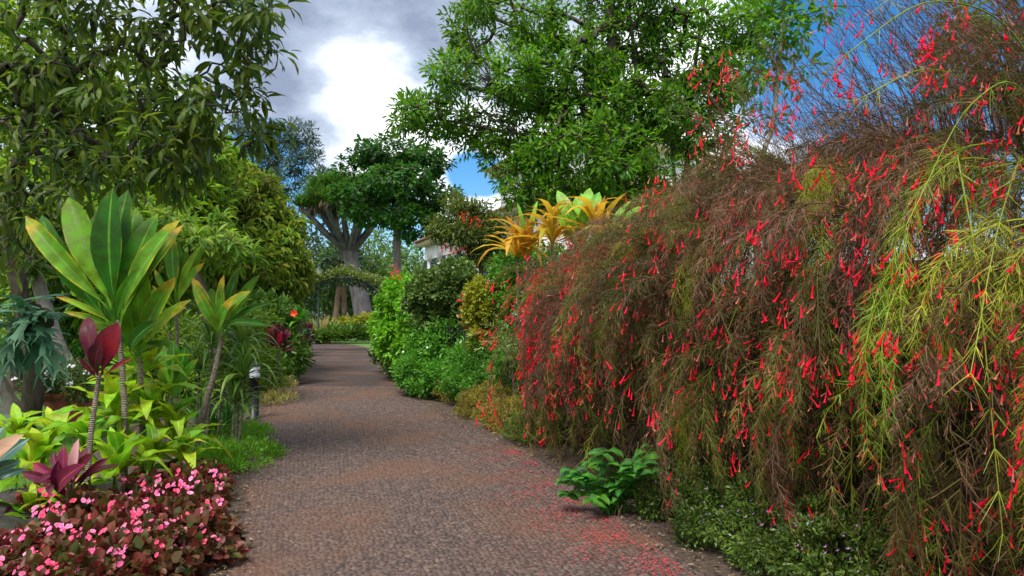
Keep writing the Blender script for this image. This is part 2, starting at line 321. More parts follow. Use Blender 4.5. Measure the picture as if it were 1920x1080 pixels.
M['leaf_lime'] = leafmat('leaf_lime', [(.06, .22, .008), (.13, .33, .008), (.25, .43, .010), (.09, .27, .008), (.38, .45, .015), (.17, .36, .008)], edge=(.36, .48, .02), rib=(.30, .48, .05), rough=.36, trans=.34, spec=.4, veins=True, edge_at=.9, patch=.2, pscale=2.5)
M['leaf_red'] = leafmat('leaf_red', [(.10, .008, .025), (.17, .010, .04), (.06, .012, .02), (.22, .02, .06)], rib=(.30, .05, .10), rough=.4, trans=.3, spec=.25, veins=True, patch=.2)
M['leaf_red_dark'] = leafmat('leaf_red_dark', [(.045, .005, .009), (.08, .006, .014), (.03, .006, .009), (.12, .008, .022)], rib=(.14, .015, .03), rough=.42, trans=.35, spec=.22, veins=True)
M['leaf_red_bright'] = leafmat('leaf_red_bright', [(.30, .015, .03), (.38, .02, .05), (.22, .012, .02)], edge=(.10, .01, .02), rough=.32, trans=.35, veins=True)
M['leaf_pink'] = leafmat('leaf_pink', [(.65, .30, .32), (.75, .42, .42)], edge=(.5, .12, .18), trans=.3)
M['leaf_peach'] = leafmat('leaf_peach', [(.36, .20, .13), (.42, .26, .17)], edge=(.10, .14, .10), trans=.25, edge_at=.8)
M['leaf_teal'] = leafmat('leaf_teal', [(.03, .10, .08), (.05, .13, .10)], rib=(.2, .26, .22), rough=.3, trans=.2)
M['leaf_fern'] = leafmat('leaf_fern', [(.035, .12, .07), (.06, .17, .095), (.10, .22, .12), (.05, .15, .07)], rough=.5, trans=.25, patch=.2)
M['leaf_song'] = leafmat('leaf_song', [(.05, .15, .025), (.10, .22, .03), (.17, .29, .04)], edge=(.50, .52, .12), rough=.4, trans=.3, edge_at=.8)
M['leaf_strap'] = leafmat('leaf_strap', [(.03, .13, .015), (.06, .2, .02), (.11, .28, .025)], rough=.35, trans=.3)
M['leaf_orange'] = leafmat('leaf_orange', [(.52, .33, .02), (.60, .42, .03), (.50, .22, .03), (.40, .36, .02), (.56, .34, .02)], edge=(.45, .3, .03), rough=.4, trans=.35, tip=(.5, .2, .03), tip_at=.8)
M['leaf_brom'] = leafmat('leaf_brom', [(.10, .30, .015), (.16, .38, .02), (.22, .44, .03)], edge=(.32, .5, .06), rib=(.24, .45, .05), rough=.33, trans=.35, spec=.45, edge_at=.9, veins=True)
M['leaf_weed'] = leafmat('leaf_weed', [(.018, .10, .012), (.035, .17, .012), (.075, .27, .015), (.015, .075, .02)], rib=(.12, .34, .05), rough=.42, trans=.3, veins=True)
M['leaf_begonia'] = leafmat('leaf_begonia', [(.06, .022, .009), (.14, .022, .016), (.075, .09, .012), (.09, .016, .012), (.19, .04, .026), (.045, .07, .012), (.10, .035, .014)], edge=(.16, .03, .02), rough=.5, trans=.3, spec=.35, patch=.3, pscale=5)
M['petal_pink'] = leafmat('petal_pink', [(.75, .06, .26), (.82, .18, .42), (.78, .03, .15), (.85, .30, .55)], edge=(.86, .38, .58), rough=.5, trans=.3, patch=.1)
M['petal_rose'] = leafmat('petal_rose', [(.75, .03, .10), (.85, .08, .22), (.8, .05, .14)], rough=.5, trans=.3, patch=.1)
M['petal_white'] = leafmat('petal_white', [(.75, .78, .8), (.85, .85, .85)], trans=.25, patch=.05)
M['petal_violet'] = leafmat('petal_violet', [(.5, .25, .65), (.62, .35, .7), (.7, .4, .75)], trans=.25, patch=.05)
M['flower_red'] = leafmat('flower_red', [(.78, .004, .022), (.85, .006, .045), (.66, .004, .012), (.85, .012, .09)], tip=(.85, .008, .04), rough=.6, trans=.3, patch=.12, spec=.1)
M['petal_fallen'] = leafmat('petal_fallen', [(.60, .01, .05), (.70, .03, .10), (.42, .02, .04), (.55, .06, .08), (.34, .04, .04)], rough=.7, trans=.15, spec=.1)
M['bud'] = leafmat('bud', [(.30, .025, .03), (.42, .035, .05), (.22, .03, .025), (.5, .05, .09), (.36, .09, .05)], rough=.6, trans=.25, spec=.15)
M['flower_faded'] = leafmat('flower_faded', [(.5, .16, .07), (.6, .22, .12), (.45, .12, .1)], rough=.7, trans=.3)
M['flower_red_orange'] = leafmat('flower_red_orange', [(.8, .03, .015), (.75, .06, .01)], rough=.45, trans=.25)
M['spray_olive'] = leafmat('spray_olive', [(.04, .06, .007), (.085, .105, .010), (.13, .085, .02), (.06, .08, .008), (.12, .045, .022), (.17, .175, .02), (.075, .12, .010)], rough=.6, trans=.15, patch=.45, pscale=1.0)
M['spray_brown'] = leafmat('spray_brown', [(.08, .03, .016), (.13, .048, .026), (.10, .075, .014), (.06, .028, .013), (.20, .10, .065), (.08, .075, .012)], rough=.7, trans=.12, patch=.4, pscale=1.0)
M['spray_green'] = leafmat('spray_green', [(.17, .24, .010), (.30, .35, .018), (.10, .20, .012), (.40, .38, .03)], rough=.5, trans=.18, patch=.3, pscale=1.0)
M['shaded_thatch'] = bark('shaded_thatch', (.014, .011, .007), (.035, .03, .014), (.024, .014, .011), 30, .25, 1.)  # old stem mass, coloured near-black to deepen the shade in the hedge gaps
M['grass'] = leafmat('grass', [(.06, .2, .015), (.10, .27, .02), (.15, .32, .03), (.2, .28, .05)], trans=.3)
M['drygrass'] = leafmat('drygrass', [(.26, .24, .05), (.34, .27, .08), (.2, .22, .04), (.3, .2, .08)], trans=.3)
M['litter'] = leafmat('litter', [(.12, .07, .04), (.22, .14, .08), (.09, .05, .03), (.32, .22, .14), (.15, .09, .05)], trans=.15)

# ------------------------------------------------------------------ ground and path
LE = [(-8, 1.2), (-3, -.0), (0, -.62), (2.2, -1.12), (4.27, -1.73), (6.83, -2.61), (11.07, -4.06), (14.6, -5.02), (20.5, -6.64), (27, -8.35), (34, -10.2), (39, -11.6), (42.3, -13.6), (44, -18), (45, -26)]
RE = [(-8, 4.4), (-3, 3.0), (0, 2.35), (2.2, 1.80), (4.27, 1.23), (6.4, .75), (8.5, .12), (11.07, -1.04), (15.2, -2.3), (20.5, -3.84), (27, -5.5), (35, -7.4), (41, -8.9), (46.5, -12), (48.6, -17), (49.6, -26)]
def smooth_edge(E, n=140):
    return smooth_path([(x, y, 0) for y, x in E], n)[:, :2]
EL, ER = smooth_edge(LE), smooth_edge(RE)
def xl(Y): return np.interp(Y, [e[0] for e in LE[:12]], [e[1] for e in LE[:12]])
def xr(Y): return np.interp(Y, [e[0] for e in RE[:13]], [e[1] for e in RE[:13]])

def ground_mats():
    m, nt, N, L = newmat('lawn_soil'); geo = N('ShaderNodeNewGeometry')
    n1 = N('ShaderNodeTexNoise'); n1.inputs['Scale'].default_value = .6; n1.inputs['Detail'].default_value = 5; L(geo.outputs['Position'], n1.inputs['Vector'])
    n2 = N('ShaderNodeTexNoise'); n2.inputs['Scale'].default_value = 35; n2.inputs['Detail'].default_value = 6; L(geo.outputs['Position'], n2.inputs['Vector'])
    a = mixc(N, L, mrange(N, L, n2.outputs['Fac'], .3, .7), (.03, .10, .012), (.09, .20, .025)); a = mixc(N, L, mrange(N, L, n1.outputs['Fac'], .5, .75), a, (.14, .17, .04))
    pb = N('ShaderNodeBsdfPrincipled'); L(a, pb.inputs['Base Color']); pb.inputs['Roughness'].default_value = 1
    bp = N('ShaderNodeBump'); bp.inputs['Strength'].default_value = .8; bp.inputs['Distance'].default_value = .03; L(n2.outputs['Fac'], bp.inputs['Height']); L(bp.outputs[0], pb.inputs['Normal'])
    o = N('ShaderNodeOutputMaterial'); L(pb.outputs[0], o.inputs[0]); M['lawn'] = m
    m, nt, N, L = newmat('bed_soil'); geo = N('ShaderNodeNewGeometry')
    n2 = N('ShaderNodeTexNoise'); n2.inputs['Scale'].default_value = 22; n2.inputs['Detail'].default_value = 8; n2.inputs['Roughness'].default_value = .7; L(geo.outputs['Position'], n2.inputs['Vector'])
    a = ramp(N, L, n2.outputs['Fac'], [((.03, .02, .014), .25), ((.075, .05, .035), .5), ((.16, .11, .075), .75)])
    pb = N('ShaderNodeBsdfPrincipled'); L(a, pb.inputs['Base Color']); pb.inputs['Roughness'].default_value = 1
    bp = N('ShaderNodeBump'); bp.inputs['Strength'].default_value = 1; bp.inputs['Distance'].default_value = .04; L(n2.outputs['Fac'], bp.inputs['Height']); L(bp.outputs[0], pb.inputs['Normal'])
    o = N('ShaderNodeOutputMaterial'); L(pb.outputs[0], o.inputs[0]); M['soil'] = m
    # path mortar / stones: grey-brown with rust coloured dust stains
    for nm, kind in (('path_bed', 0), ('pebble', 1)):
        m, nt, N, L = newmat(nm); geo = N('ShaderNodeNewGeometry')
        st = N('ShaderNodeTexNoise'); st.inputs['Scale'].default_value = .55; st.inputs['Detail'].default_value = 4; st.inputs['Distortion'].default_value = .4; L(geo.outputs['Position'], st.inputs['Vector'])
        fn = N('ShaderNodeTexNoise'); fn.inputs['Scale'].default_value = 60; fn.inputs['Detail'].default_value = 5; L(geo.outputs['Position'], fn.inputs['Vector'])
        if kind:
            at = N('ShaderNodeAttribute'); at.attribute_name = 'lv'; sp = N('ShaderNodeSeparateXYZ'); L(at.outputs['Vector'], sp.inputs[0]); oi = N('ShaderNodeObjectInfo')
            ad = N('ShaderNodeMath'); ad.operation = 'ADD'; L(sp.outputs[0], ad.inputs[0]); L(oi.outputs['Random'], ad.inputs[1]); fr = N('ShaderNodeMath'); fr.operation = 'FRACT'; L(ad.outputs[0], fr.inputs[0])
            a = ramp(N, L, fr.outputs[0], [(.058, .038, .032), (.095, .062, .050), (.074, .048, .043), (.135, .094, .076), (.045, .03, .028), (.082, .056, .047), (.11, .075, .061), (.064, .043, .040)])
        else:
            vo = N('ShaderNodeTexVoronoi'); vo.inputs['Scale'].default_value = 24; L(geo.outputs['Position'], vo.inputs['Vector'])
            a = mixc(N, L, mrange(N, L, vo.outputs['Distance'], .1, .55), (.088, .060, .050), (.037, .026, .023))
        hs = N('ShaderNodeHueSaturation'); L(a, hs.inputs['Color']); L(mrange(N, L, fn.outputs['Fac'], .25, .75, .75, 1.25), hs.inputs['Value'])
        a = mixc(N, L, mrange(N, L, st.outputs['Fac'], .47, .64, 0., .55), hs.outputs[0], (.125, .058, .032))
        pb = N('ShaderNodeBsdfPrincipled'); L(a, pb.inputs['Base Color']); pb.inputs['Roughness'].default_value = .72 if kind else .95; pb.inputs['Specular IOR Level'].default_value = .35
        bp = N('ShaderNodeBump'); bp.inputs['Strength'].default_value = .5; bp.inputs['Distance'].default_value = .012; L(fn.outputs['Fac'] if kind else vo.outputs['Distance'], bp.inputs['Height'])
        if not kind: bp.invert = True
        L(bp.outputs[0], pb.inputs['Normal']); o = N('ShaderNodeOutputMaterial'); L(pb.outputs[0], o.inputs[0]); M[nm] = m
ground_mats()
g = Geo(); g.add([(-600, -300, 0), (600, -300, 0), (600, 900, 0), (-600, 900, 0)], [np.array([[0, 1, 2, 3]])])
tag(g.build('ground', M['lawn']), kind='structure')
def ribbon(name, A, B, z, mat):
    n = len(A); V = np.concatenate([np.c_[A, np.full(n, z)], np.c_[B, np.full(n, z)]]); i = np.arange(n - 1)
    g = Geo(); g.add(V, [np.stack([i, i + n, i + n + 1, i + 1], -1)]); o = g.build(name, mat); tag(o, kind='structure'); return o
path = ribbon('path', EL, ER, .012, M['path_bed'])
Ys = np.linspace(-8, 40, 60)
ribbon('planting_bed', np.c_[xl(Ys) - 1.9 - .3 * np.sin(Ys * .9), Ys], np.c_[xl(Ys) + .02, Ys], .006, M['soil'])
ribbon('planting_bed', np.c_[xr(Ys) - .02, Ys], np.c_[xr(Ys) + 4.5, Ys], .006, M['soil'])

def pebbles():
    n6 = 5; th = np.arange(n6) * 2 * math.pi / 5
    def tmpl(seed, tris=True):
        r = np.random.default_rng(seed); k = 1 + r.uniform(-.16, .16, n6)
        b = np.c_[np.cos(th) * k, np.sin(th) * k, np.full(n6, -.35)]; t = np.c_[np.cos(th) * k * .8, np.sin(th) * k * .8, np.full(n6, .42)]; top = np.array([[0, 0, .68]])
        V = np.concatenate([b, t, top]); i = np.arange(n6); j = (i + 1) % n6
        return V, [np.stack([i, j, j + n6, i + n6], -1), np.stack([i + n6, j + n6, np.full(n6, 10)], -1)], np.zeros((11, 3))
    T = [tmpl(s) for s in range(6)]; pos = []
    y = 2.6
    while y < 16.5:
        pitch = .042 * (1 + max(0, y - 6) * .085)
        x0, x1 = xl(y) + .02, xr(y) - .02; n = int((x1 - x0) / (pitch * .95)); xs = x0 + (np.arange(n) + .5) / n * (x1 - x0)
        pos += [(x + random.uniform(-.3, .3) * pitch, y + random.uniform(-.25, .25) * pitch + .03 * math.sin(x * 5), pitch) for x in xs]
        y += pitch * .82
    pos = np.array(pos); n = len(pos); d = np.hypot(pos[:, 0], pos[:, 1]); inview = (np.abs(pos[:, 0]) / pos[:, 1] < .75) & (pos[:, 1] > 4.25) & (pos[:, 0] > xl(pos[:, 1]) + .25) & (pos[:, 0] < xr(pos[:, 1]) - .15)
    order = np.argsort(np.where(inview, d, 1e9))[:290]; single = np.zeros(n, bool); single[order] = True
    a = rng.uniform(0, math.pi, n); R = np.zeros((n, 3, 3)); R[:, 0, 0] = np.cos(a); R[:, 0, 1] = -np.sin(a); R[:, 1, 0] = np.sin(a); R[:, 1, 1] = np.cos(a); R[:, 2, 2] = 1
    s = pos[:, 2] * rng.uniform(.36, .62, n); S = np.c_[s * rng.uniform(1, 1.3, n), s * rng.uniform(.75, 1, n), s * rng.uniform(.16, .34, n)]
    B = np.c_[pos[:, :2], np.full(n, .014)]; rnd = rng.random(n); g = Geo(); var = rng.integers(0, 6, n)
    for k in range(6):
        q = (var == k) & ~single; inst(g, T[k], B[q], R[q], S[q], rnd[q])
    g.build('pebbles', M['pebble'], path, True, 'stuff')
    mes = [tmesh('pebble', T[k], M['pebble']) for k in range(6)]
    for i in np.where(single)[0]: place('pebble', mes[var[i]], path, B[i], R[i], S[i])
pebbles()

# ------------------------------------------------------------------ generic plants
def grow_nodes(trunk, clusters, rnd, kink=.12, up=0.0):
    """greedy branching: every cluster is joined to the nearest wood already grown. returns edges and radius weights"""
    nodes = [np.array(p) for p in trunk]; par = [-1] + list(range(len(trunk) - 1))
    arr = np.zeros((len(trunk) + len(clusters) * 3 + 5, 3)); arr[:len(trunk)] = trunk; cnt = len(trunk)
    first = max(1, int(len(trunk) * .55)); tipn = []
    order = np.argsort(np.linalg.norm(clusters - trunk[-1], axis=1))
    for ci in order:
        c = clusters[ci]; dv = arr[first:cnt] - c; dist = np.linalg.norm(dv, axis=1) + .35 * np.maximum(0, dv[:, 2])
        k = first + int(np.argmin(dist)); a = arr[k]; L = np.linalg.norm(c - a)
        m1 = a + (c - a) * .36 + rnd.normal(0, kink * L, 3) + np.array([0, 0, up * L]); m2 = a + (c - a) * .7 + rnd.normal(0, kink * L, 3) + np.array([0, 0, up * L])
        last = k
        for q in (m1, m2, c):
            arr[cnt] = q; par.append(last); last = cnt; cnt += 1
        tipn.append((ci, last))
    par = np.array(par); w = np.zeros(cnt)
    for ci, t in tipn: w[t] += 1
    for i in range(cnt - 1, 0, -1): w[par[i]] += w[i]
    return arr[:cnt], par, w, tipn
def blob_points(blobs, n, rnd, lo=.55):
    vol = np.array([np.prod(b[1]) ** .67 for b in blobs]); cnt = np.maximum(1, (vol / vol.sum() * n).astype(int)); P_, O_ = [], []
    for (c, r), k in zip(blobs, cnt):
        d = unit(rnd.normal(size=(k, 3))); ph = rnd.uniform(0, 6.28, 3); lump = 1 + .13 * np.sin(d[:, 0] * 5 + ph[0]) * np.sin(d[:, 1] * 5 + ph[1]) + .08 * np.sin(d[:, 2] * 8 + ph[2])
        rad = (lo + (1 - lo) * rnd.random(k) ** .6) * lump
        P_.append(np.array(c) + d * rad[:, None] * np.array(r)); O_.append(unit(d / np.array(r)))
    return np.concatenate(P_), np.concatenate(O_)
def tree(name, label, trunk_pts, r0, blobs, ncl, T, lpc, lsize, lmat, bmat, clus_r=.35, spread=.8, droop=.25, group=None, seed=0, singles=0, whorl=.0, rtip=.008, pw=.42, lo=.45, kink=.12, cat='tree', bare=0., zmin=None, flat=0., lfilter=None):
    rnd = np.random.default_rng(seed); base = np.array(trunk_pts[0], float)
    t = thing(name, label, cat, base, group); tp = smooth_path(trunk_pts, 14)
    C, O = blob_points(blobs, ncl, rnd, lo)
    if zmin is not None: k = C[:, 2] > zmin; C, O = C[k], O[k]
    arr, par, w, tips = grow_nodes(tp, C, rnd, kink)
    g = Geo(); nT = len(tp); g.add(*tube(tp, np.maximum(r0 * (1 - .45 * np.linspace(0, 1, nT)), rtip) * (1 + .5 * np.exp(-np.linspace(0, 9, nT) * 2)), 10))
    g.build('trunk', bmat, t, True)
    i = np.arange(nT, len(arr)); rr = np.minimum(rtip * np.maximum(w, 1) ** pw, r0 * .6); g2 = Geo(); pr = par[i]
    frusta(g2, arr[pr], arr[i], np.minimum(rr[pr], rr[i] * 1.25), rr[i], 5); g2.build('branches', bmat, t, True, 'stuff')
    n = len(C) * lpc; ci = np.repeat(np.arange(len(C)), lpc)
    if bare: ci = ci[rnd.random(n) > bare]; n = len(ci)
    off = unit(rnd.normal(size=(n, 3))); rad = (whorl + (1 - whorl) * rnd.random(n) ** .5) if not whorl else whorl * rnd.random(n)
    pos = C[ci] + off * (clus_r * rad)[:, None]
    d = unit(off * spread + O[ci] * .45 + rnd.normal(size=(n, 3)) * .35 + np.array([0, 0, -droop]))
    if flat: d[:, 2] *= (1 - flat); d = unit(d)
    up = unit(O[ci] * .5 + np.array([0, 0, .9]) + rnd.normal(size=(n, 3)) * .35)
    R = frames(d, up); S = lsize * rnd.uniform(.65, 1.25, n); rn = rnd.random(n) * .75 + rnd.random(len(C))[ci] * .5
    if lfilter is not None:
        q = lfilter(pos); pos, R, S, rn = pos[q], R[q], S[q], rn[q]; n = len(pos)
    single = np.zeros(n, bool)
    if singles:
        dist = np.linalg.norm(pos - np.array([0, 0, CAM_H]), axis=1); vis = (np.abs(pos[:, 0]) / np.maximum(pos[:, 1], .1) < .75) & ((pos[:, 2] - CAM_H) / np.maximum(pos[:, 1], .1) < .46) & (pos[:, 1] > 1)
        single[np.argsort(np.where(vis, dist / S, 1e9))[:singles]] = True
    Ts = T if isinstance(T, list) else [T]; var = rnd.integers(0, len(Ts), n); g3 = Geo()
    for k, TT in enumerate(Ts):
        q = (var == k) & ~single
        if q.any(): inst(g3, TT, pos[q], R[q], S[q], rn[q])
    g3.build('crown', lmat, t, False, 'stuff')
    if singles:
        mes = [tmesh('leaf', TT, lmat) for TT in Ts]
        for i in np.where(single)[0]: place('leaf', mes[var[i]], t, pos[i], R[i], S[i])
    return t
def shrub(name, label, base, blobs, ncl, T, lpc, lsize, lmat, cat='shrub', group=None, seed=0, clus_r=.1, stems=8, smat='twig', droop=.1, lo=.72, spread=.7, zmin=.02, srad=.012, inner=.35, part='foliage'):
    rnd = np.random.default_rng(seed); base = np.array(base, float); t = thing(name, label, cat, base, group)
    C, O = blob_points(blobs, ncl, rnd, lo)
    if inner:
        C2, O2 = blob_points(blobs, int(ncl * inner), rnd, .2); s2 = C2; C = np.concatenate([C, C2]); O = np.concatenate([O, O2])
    n = len(C) * lpc; ci = np.repeat(np.arange(len(C)), lpc); off = unit(rnd.normal(size=(n, 3)))
    pos = C[ci] + off * (clus_r * rnd.random(n) ** .6)[:, None]
    d = unit(off * spread + O[ci] * .6 + rnd.normal(size=(n, 3)) * .35 + np.array([0, 0, .15 - droop])); up = unit(O[ci] * .8 + np.array([0, 0, .6]) + rnd.normal(size=(n, 3)) * .4)
    k = pos[:, 2] > zmin; pos, d, up, ci = pos[k], d[k], up[k], ci[k]; n = len(pos)
    R = frames(d, up); S = lsize * rnd.uniform(.6, 1.25, n); rn = rnd.random(n) * .7 + rnd.random(len(C))[ci] * .5; g = Geo()
    Ts = T if isinstance(T, list) else [T]; var = rnd.integers(0, len(Ts), n)
    for q, TT in enumerate(Ts): inst(g, TT, pos[var == q], R[var == q], S[var == q], rn[var == q])
    g.build(part, lmat, t, False, 'stuff')
    if stems:
        g = Geo(); sel = rnd.choice(len(C), min(stems, len(C)), False); gz = base[2]
        for q in sel:
            b = base + np.array([rnd.normal(0, .06), rnd.normal(0, .06), 0]); e = C[q]; m = (b + e) / 2 + rnd.normal(0, .1, 3) * np.linalg.norm(e - b) + np.array([0, 0, .1 * np.linalg.norm(e - b)])
            g.add(*tube(smooth_path([b, m, e], 7), np.linspace(srad, srad * .3, 7), 5))
        g.build('stems', M[smat], t, True, 'stuff')
    return t

T_leaf4 = [hexleaf(.17, .25, .62), hexleaf(.15, .3, .7, .4, .14), hexleaf(.19, .3, .65, .2, .0)]
T_mango = [blade(lance(.125, .5), 4, 2, .10, .35, .2, seed=1), blade(lance(.115, .45), 4, 2, .16, .3, .3, seed=2), blade(lance(.135, .5), 4, 2, .03, .45, .2, seed=3)]
T_mango_far = [hexleaf(.12, .25, .68, .4, .2), hexleaf(.10, .3, .7, .4, .1), hexleaf(.13, .25, .7, .3, .28)]
T_round = [hexleaf(.34, .25, .72, .25, .05, 1.), hexleaf(.30, .25, .7, .3, .1, 1.)]
T_ovate = [hexleaf(.30, .22, .6, .25, .1), hexleaf(.27, .25, .6, .3, .16)]
R_ov, R_la, R_nd = rhomb(.27), rhomb(.16), rhomb(.05)

# ------------------------------------------------------------------ house behind the hedge
M['plaster'] = plain('plaster', (.80, .80, .78), .85, var=.06, scale=2, bump=.05)
M['cream'] = plain('cream', (.72, .62, .38), .8, var=.08)
M['shutter'] = plain('shutter', (.02, .045, .035), .5)
M['glass'] = plain('glass', (.02, .03, .04), .08, var=.05, spec=.6)
M['rooftile'] = plain('rooftile', (.20, .12, .085), .8, var=.25, scale=10)
M['iron'] = plain('iron', (.012, .013, .014), .45, var=.2)
M['green_iron'] = plain('green_iron', (.03, .05, .045), .5, var=.2)
M['terracotta'] = plain('terracotta', (.28, .075, .05), .75, var=.2, bump=.2)
M['terracotta_old'] = plain('terracotta_old', (.24, .09, .06), .8, var=.2, bump=.2)
M['rock'] = bark('rock', (.022, .02, .018), (.05, .045, .04), (.035, .045, .025), 7, 1., 1.)
M['lamp_glass'] = plain('lamp_glass', (.62, .66, .74), .25, var=.08)
M['black_paint'] = plain('black_paint', (.008, .008, .009), .4, var=.2)

def house():
    A, B = np.array([-4.35, 34.0]), np.array([1.4, 20.8]); u = unit(B - A); nrm = np.array([-u[1], u[0]]); nrm = nrm if nrm[0] < 0 else -nrm   # outward: towards the path
    L = float(np.linalg.norm(B - A)); zt = 5.25
    t = thing('house', 'white plastered house with dark shutters, half hidden behind the shrubs', 'house', (A[0], A[1], 0))
    R = np.array([[u[0], -nrm[0], 0], [u[1], -nrm[1], 0], [0, 0, 1]])    # local: x along the front, y inwards, z up
    def W(x, y, z): return np.array([*(A + u * x - nrm * y), z])
    def bx(g, x, y, z, sx, sy, sz): box(g, W(x, y, z), (sx, sy, sz), R)
    wins = [(.85, 3.95, .8, 1.15), (2.5, 3.95, .8, 1.15), (4.6, 3.95, .85, 1.15), (7.2, 3.9, .9, 1.2), (9.3, 3.55, 1.3, 1.9), (11.6, 3.7, 1.2, 1.7)]
    g = Geo(); xs = [0] + [v for x, z, w, h in wins for v in (x - w / 2, x + w / 2)] + [L]
    for i in range(0, len(xs), 2): bx(g, (xs[i] + xs[i + 1]) / 2, .2, zt / 2, xs[i + 1] - xs[i], .4, zt)
    for x, z, w, h in wins:
        bx(g, x, .203, (z - h / 2) / 2, w, .394, z - h / 2); bx(g, x, .203, (z + h / 2 + zt) / 2, w, .394, zt - z - h / 2)
    bx(g, .2, 4.2, zt / 2, .4, 7.6, zt); bx(g, L - .2, 4.2, zt / 2, .4, 7.6, zt); bx(g, L / 2, 7.8, zt / 2 - .01, L - .8, .4, zt - .02)
    g.build('wall', M['plaster'], t)
    for x, z, w, h in wins:
        fr = Geo()
        for sx in (-1, 1): bx(fr, x + sx * (w / 2 - .03), .12, z, .06, .08, h)
        for sz in (-1, 1): bx(fr, x, .12, z + sz * (h / 2 - .03), w - .12, .08, .06)
        bx(fr, x, .125, z, .045, .06, h - .12); bx(fr, x, .125, z + .1, w - .13, .05, .04)
        o = fr.build('window', M['plaster'], t)
        p = Geo(); bx(p, x, .15, z, w - .12, .012, h - .12); p.build('pane', M['glass'], o)
        for sx in (-1, 1):
            s = Geo(); cx = x + sx * (w / 2 + .24); bx(s, cx, -.03, z, .46, .04, h + .05)
            for k in range(9): bx(s, cx, -.056, z - h / 2 + (k + .5) * h / 9, .36, .014, h / 9 * .6)
            s.build('shutter', M['shutter'], t)
    g = Geo(); bx(g, L / 2, -.12, zt + .09, L + .5, .5, .18); bx(g, -.1, 4, zt + .09, .5, 7.7, .18); g.build('cornice', M['cream'], t)
    g = Geo(); rl = L / 2 + .45
    V = [W(-.45, -.5, zt + .19), W(L + .45, -.5, zt + .19), W(L + .45, 8.4, zt + .19), W(-.45, 8.4, zt + .19), W(3.6, 4, zt + 1.9), W(L - 3.6, 4, zt + 1.9)]
    g.add(np.array(V), [np.array([[0, 1, 5, 4], [2, 3, 4, 5], [3, 2, 1, 0]]), np.array([[1, 2, 5], [3, 0, 4]])]); rf = g.build('roof', M['rooftile'], t)
    for k in range(int(L / .24)):
        x = -.35 + k * .24; g = Geo(); top = min(1, max(0, (x + .45) / 4.05), max(0, (L + .45 - x) / 4.05)); e = W(x, -.5 + 4.5 * top, zt + .21 + 1.71 * top)
        if top < .05: continue
        g.add(*tube([W(x, -.52, zt + .21), e], .06, 6, True)); g.build('tile_row', M['rooftile'], rf)
    # upper storey set back, its cream eave shows above the leaves
    g = Geo(); bx(g, 9.2, 4.2, zt + 1.2, 6.4, 5.2, 2.6); g.build('upper_wall', M['plaster'], t)
    g = Geo(); bx(g, 9.2, 4.2, zt + 2.62, 7.2, 6.0, .28); g.build('upper_cornice', M['cream'], t)
    g = Geo(); V = [W(5.4, .9, zt + 2.77), W(13, .9, zt + 2.77), W(13, 7.5, zt + 2.77), W(5.4, 7.5, zt + 2.77), W(9.2, 4.2, zt + 4.0)]
    g.add(np.array(V), [np.array([[0, 1, 4], [1, 2, 4], [2, 3, 4], [3, 0, 4]]), np.array([[3, 2, 1, 0]])]); g.build('upper_roof', M['cream'], t)
    for k in range(2):
        g = Geo(); x = 8.3 + k * 2.15; g.add(*lathe([(.14, 0), (.14, .2), (.1, .25), (.09, 2.2), (.14, 2.3), (.14, 2.5)], 12, W(x, -.35, 2.15))); g.build('column', M['plaster'], t, True)
house()

# ------------------------------------------------------------------ far trees
def at(px, py, Y): return P(px, py, Y)
def ell(px, py, Y, rx, rz, ry=None):
    """crown lobe centred on a pixel at depth Y, radii in metres"""
    return (at(px, py, Y), (rx, ry if ry else rx, rz))
GF = 'trees closing the view beyond the arch'
def far(label, px, Y, h, rx, mat, seed, name='tree', ncl=150, lpc=26, ls=.5):
    x = (px - 960) / FPX * Y
    bl = [((x, Y, h * .62), (rx, rx, h * .36)), ((x - rx * .5, Y, h * .45), (rx * .7, rx * .7, h * .28)), ((x + rx * .55, Y, h * .5), (rx * .7, rx * .7, h * .28))]
    tree(name, label, [(x, Y, 0), (x + .3, Y, h * .3), (x, Y, h * .6)], .3, bl, ncl, R_ov, lpc, ls, mat, M['bark_far'], clus_r=rx * .24, group=GF, seed=seed, rtip=.03)
far('bright green tree directly behind the slim trunk of the umbrella tree', 700, 78, 13.5, 5.5, M['leaf_far'], 1)
far('rounded green tree showing between dragon tree trunk and house', 765, 85, 11, 5, M['leaf_far'], 2)
far('dark green tree seen below the dragon tree branches', 615, 80, 13, 5, M['leaf_far_dark'], 3)
far('dense green tree straight behind the dragon tree trunk', 665, 70, 10.5, 4.5, M['leaf_far'], 11)
far('dark tree left of the dragon tree behind the mango trees', 545, 75, 12, 6, M['leaf_far_dark'], 4)
far('low dark tree at the far left behind the mango trees', 430, 70, 13, 7, M['leaf_far_dark'], 5)
far('dark green tree behind the white house', 850, 80, 10, 6, M['leaf_far_dark'], 6)
far('green tree mostly hidden behind the big leafy tree', 1040, 70, 11, 7, M['leaf_far'], 7)
far('green tree far behind the tall firecracker hedge', 1300, 60, 8, 7, M['leaf_far'], 8)
far('dark tree far behind the hanging tree at the left edge', 200, 60, 11, 7, M['leaf_far_dark'], 9)
far('green tree behind the left lawn at the picture edge', 20, 50, 11, 7, M['leaf_far'], 10)
g = Geo()
for k in range(240):
    x = rng.uniform(-110, 110); Y = rng.uniform(88, 125); h = rng.uniform(3, 6.5); n = 90
    d = unit(rng.normal(size=(n, 3))); d[:, 2] = np.abs(d[:, 2]); pos = np.array([x, Y, 0]) + d * np.array([4, 3, h]); inst(g, R_ov, pos, frames(unit(d + rng.normal(size=(n, 3)) * .5), unit(rng.normal(size=(n, 3)) * .4 + np.array([0, 0, 1.]))), rng.uniform(.8, 1.7, n), rng.random(n) * .7 + rng.random() * .4)
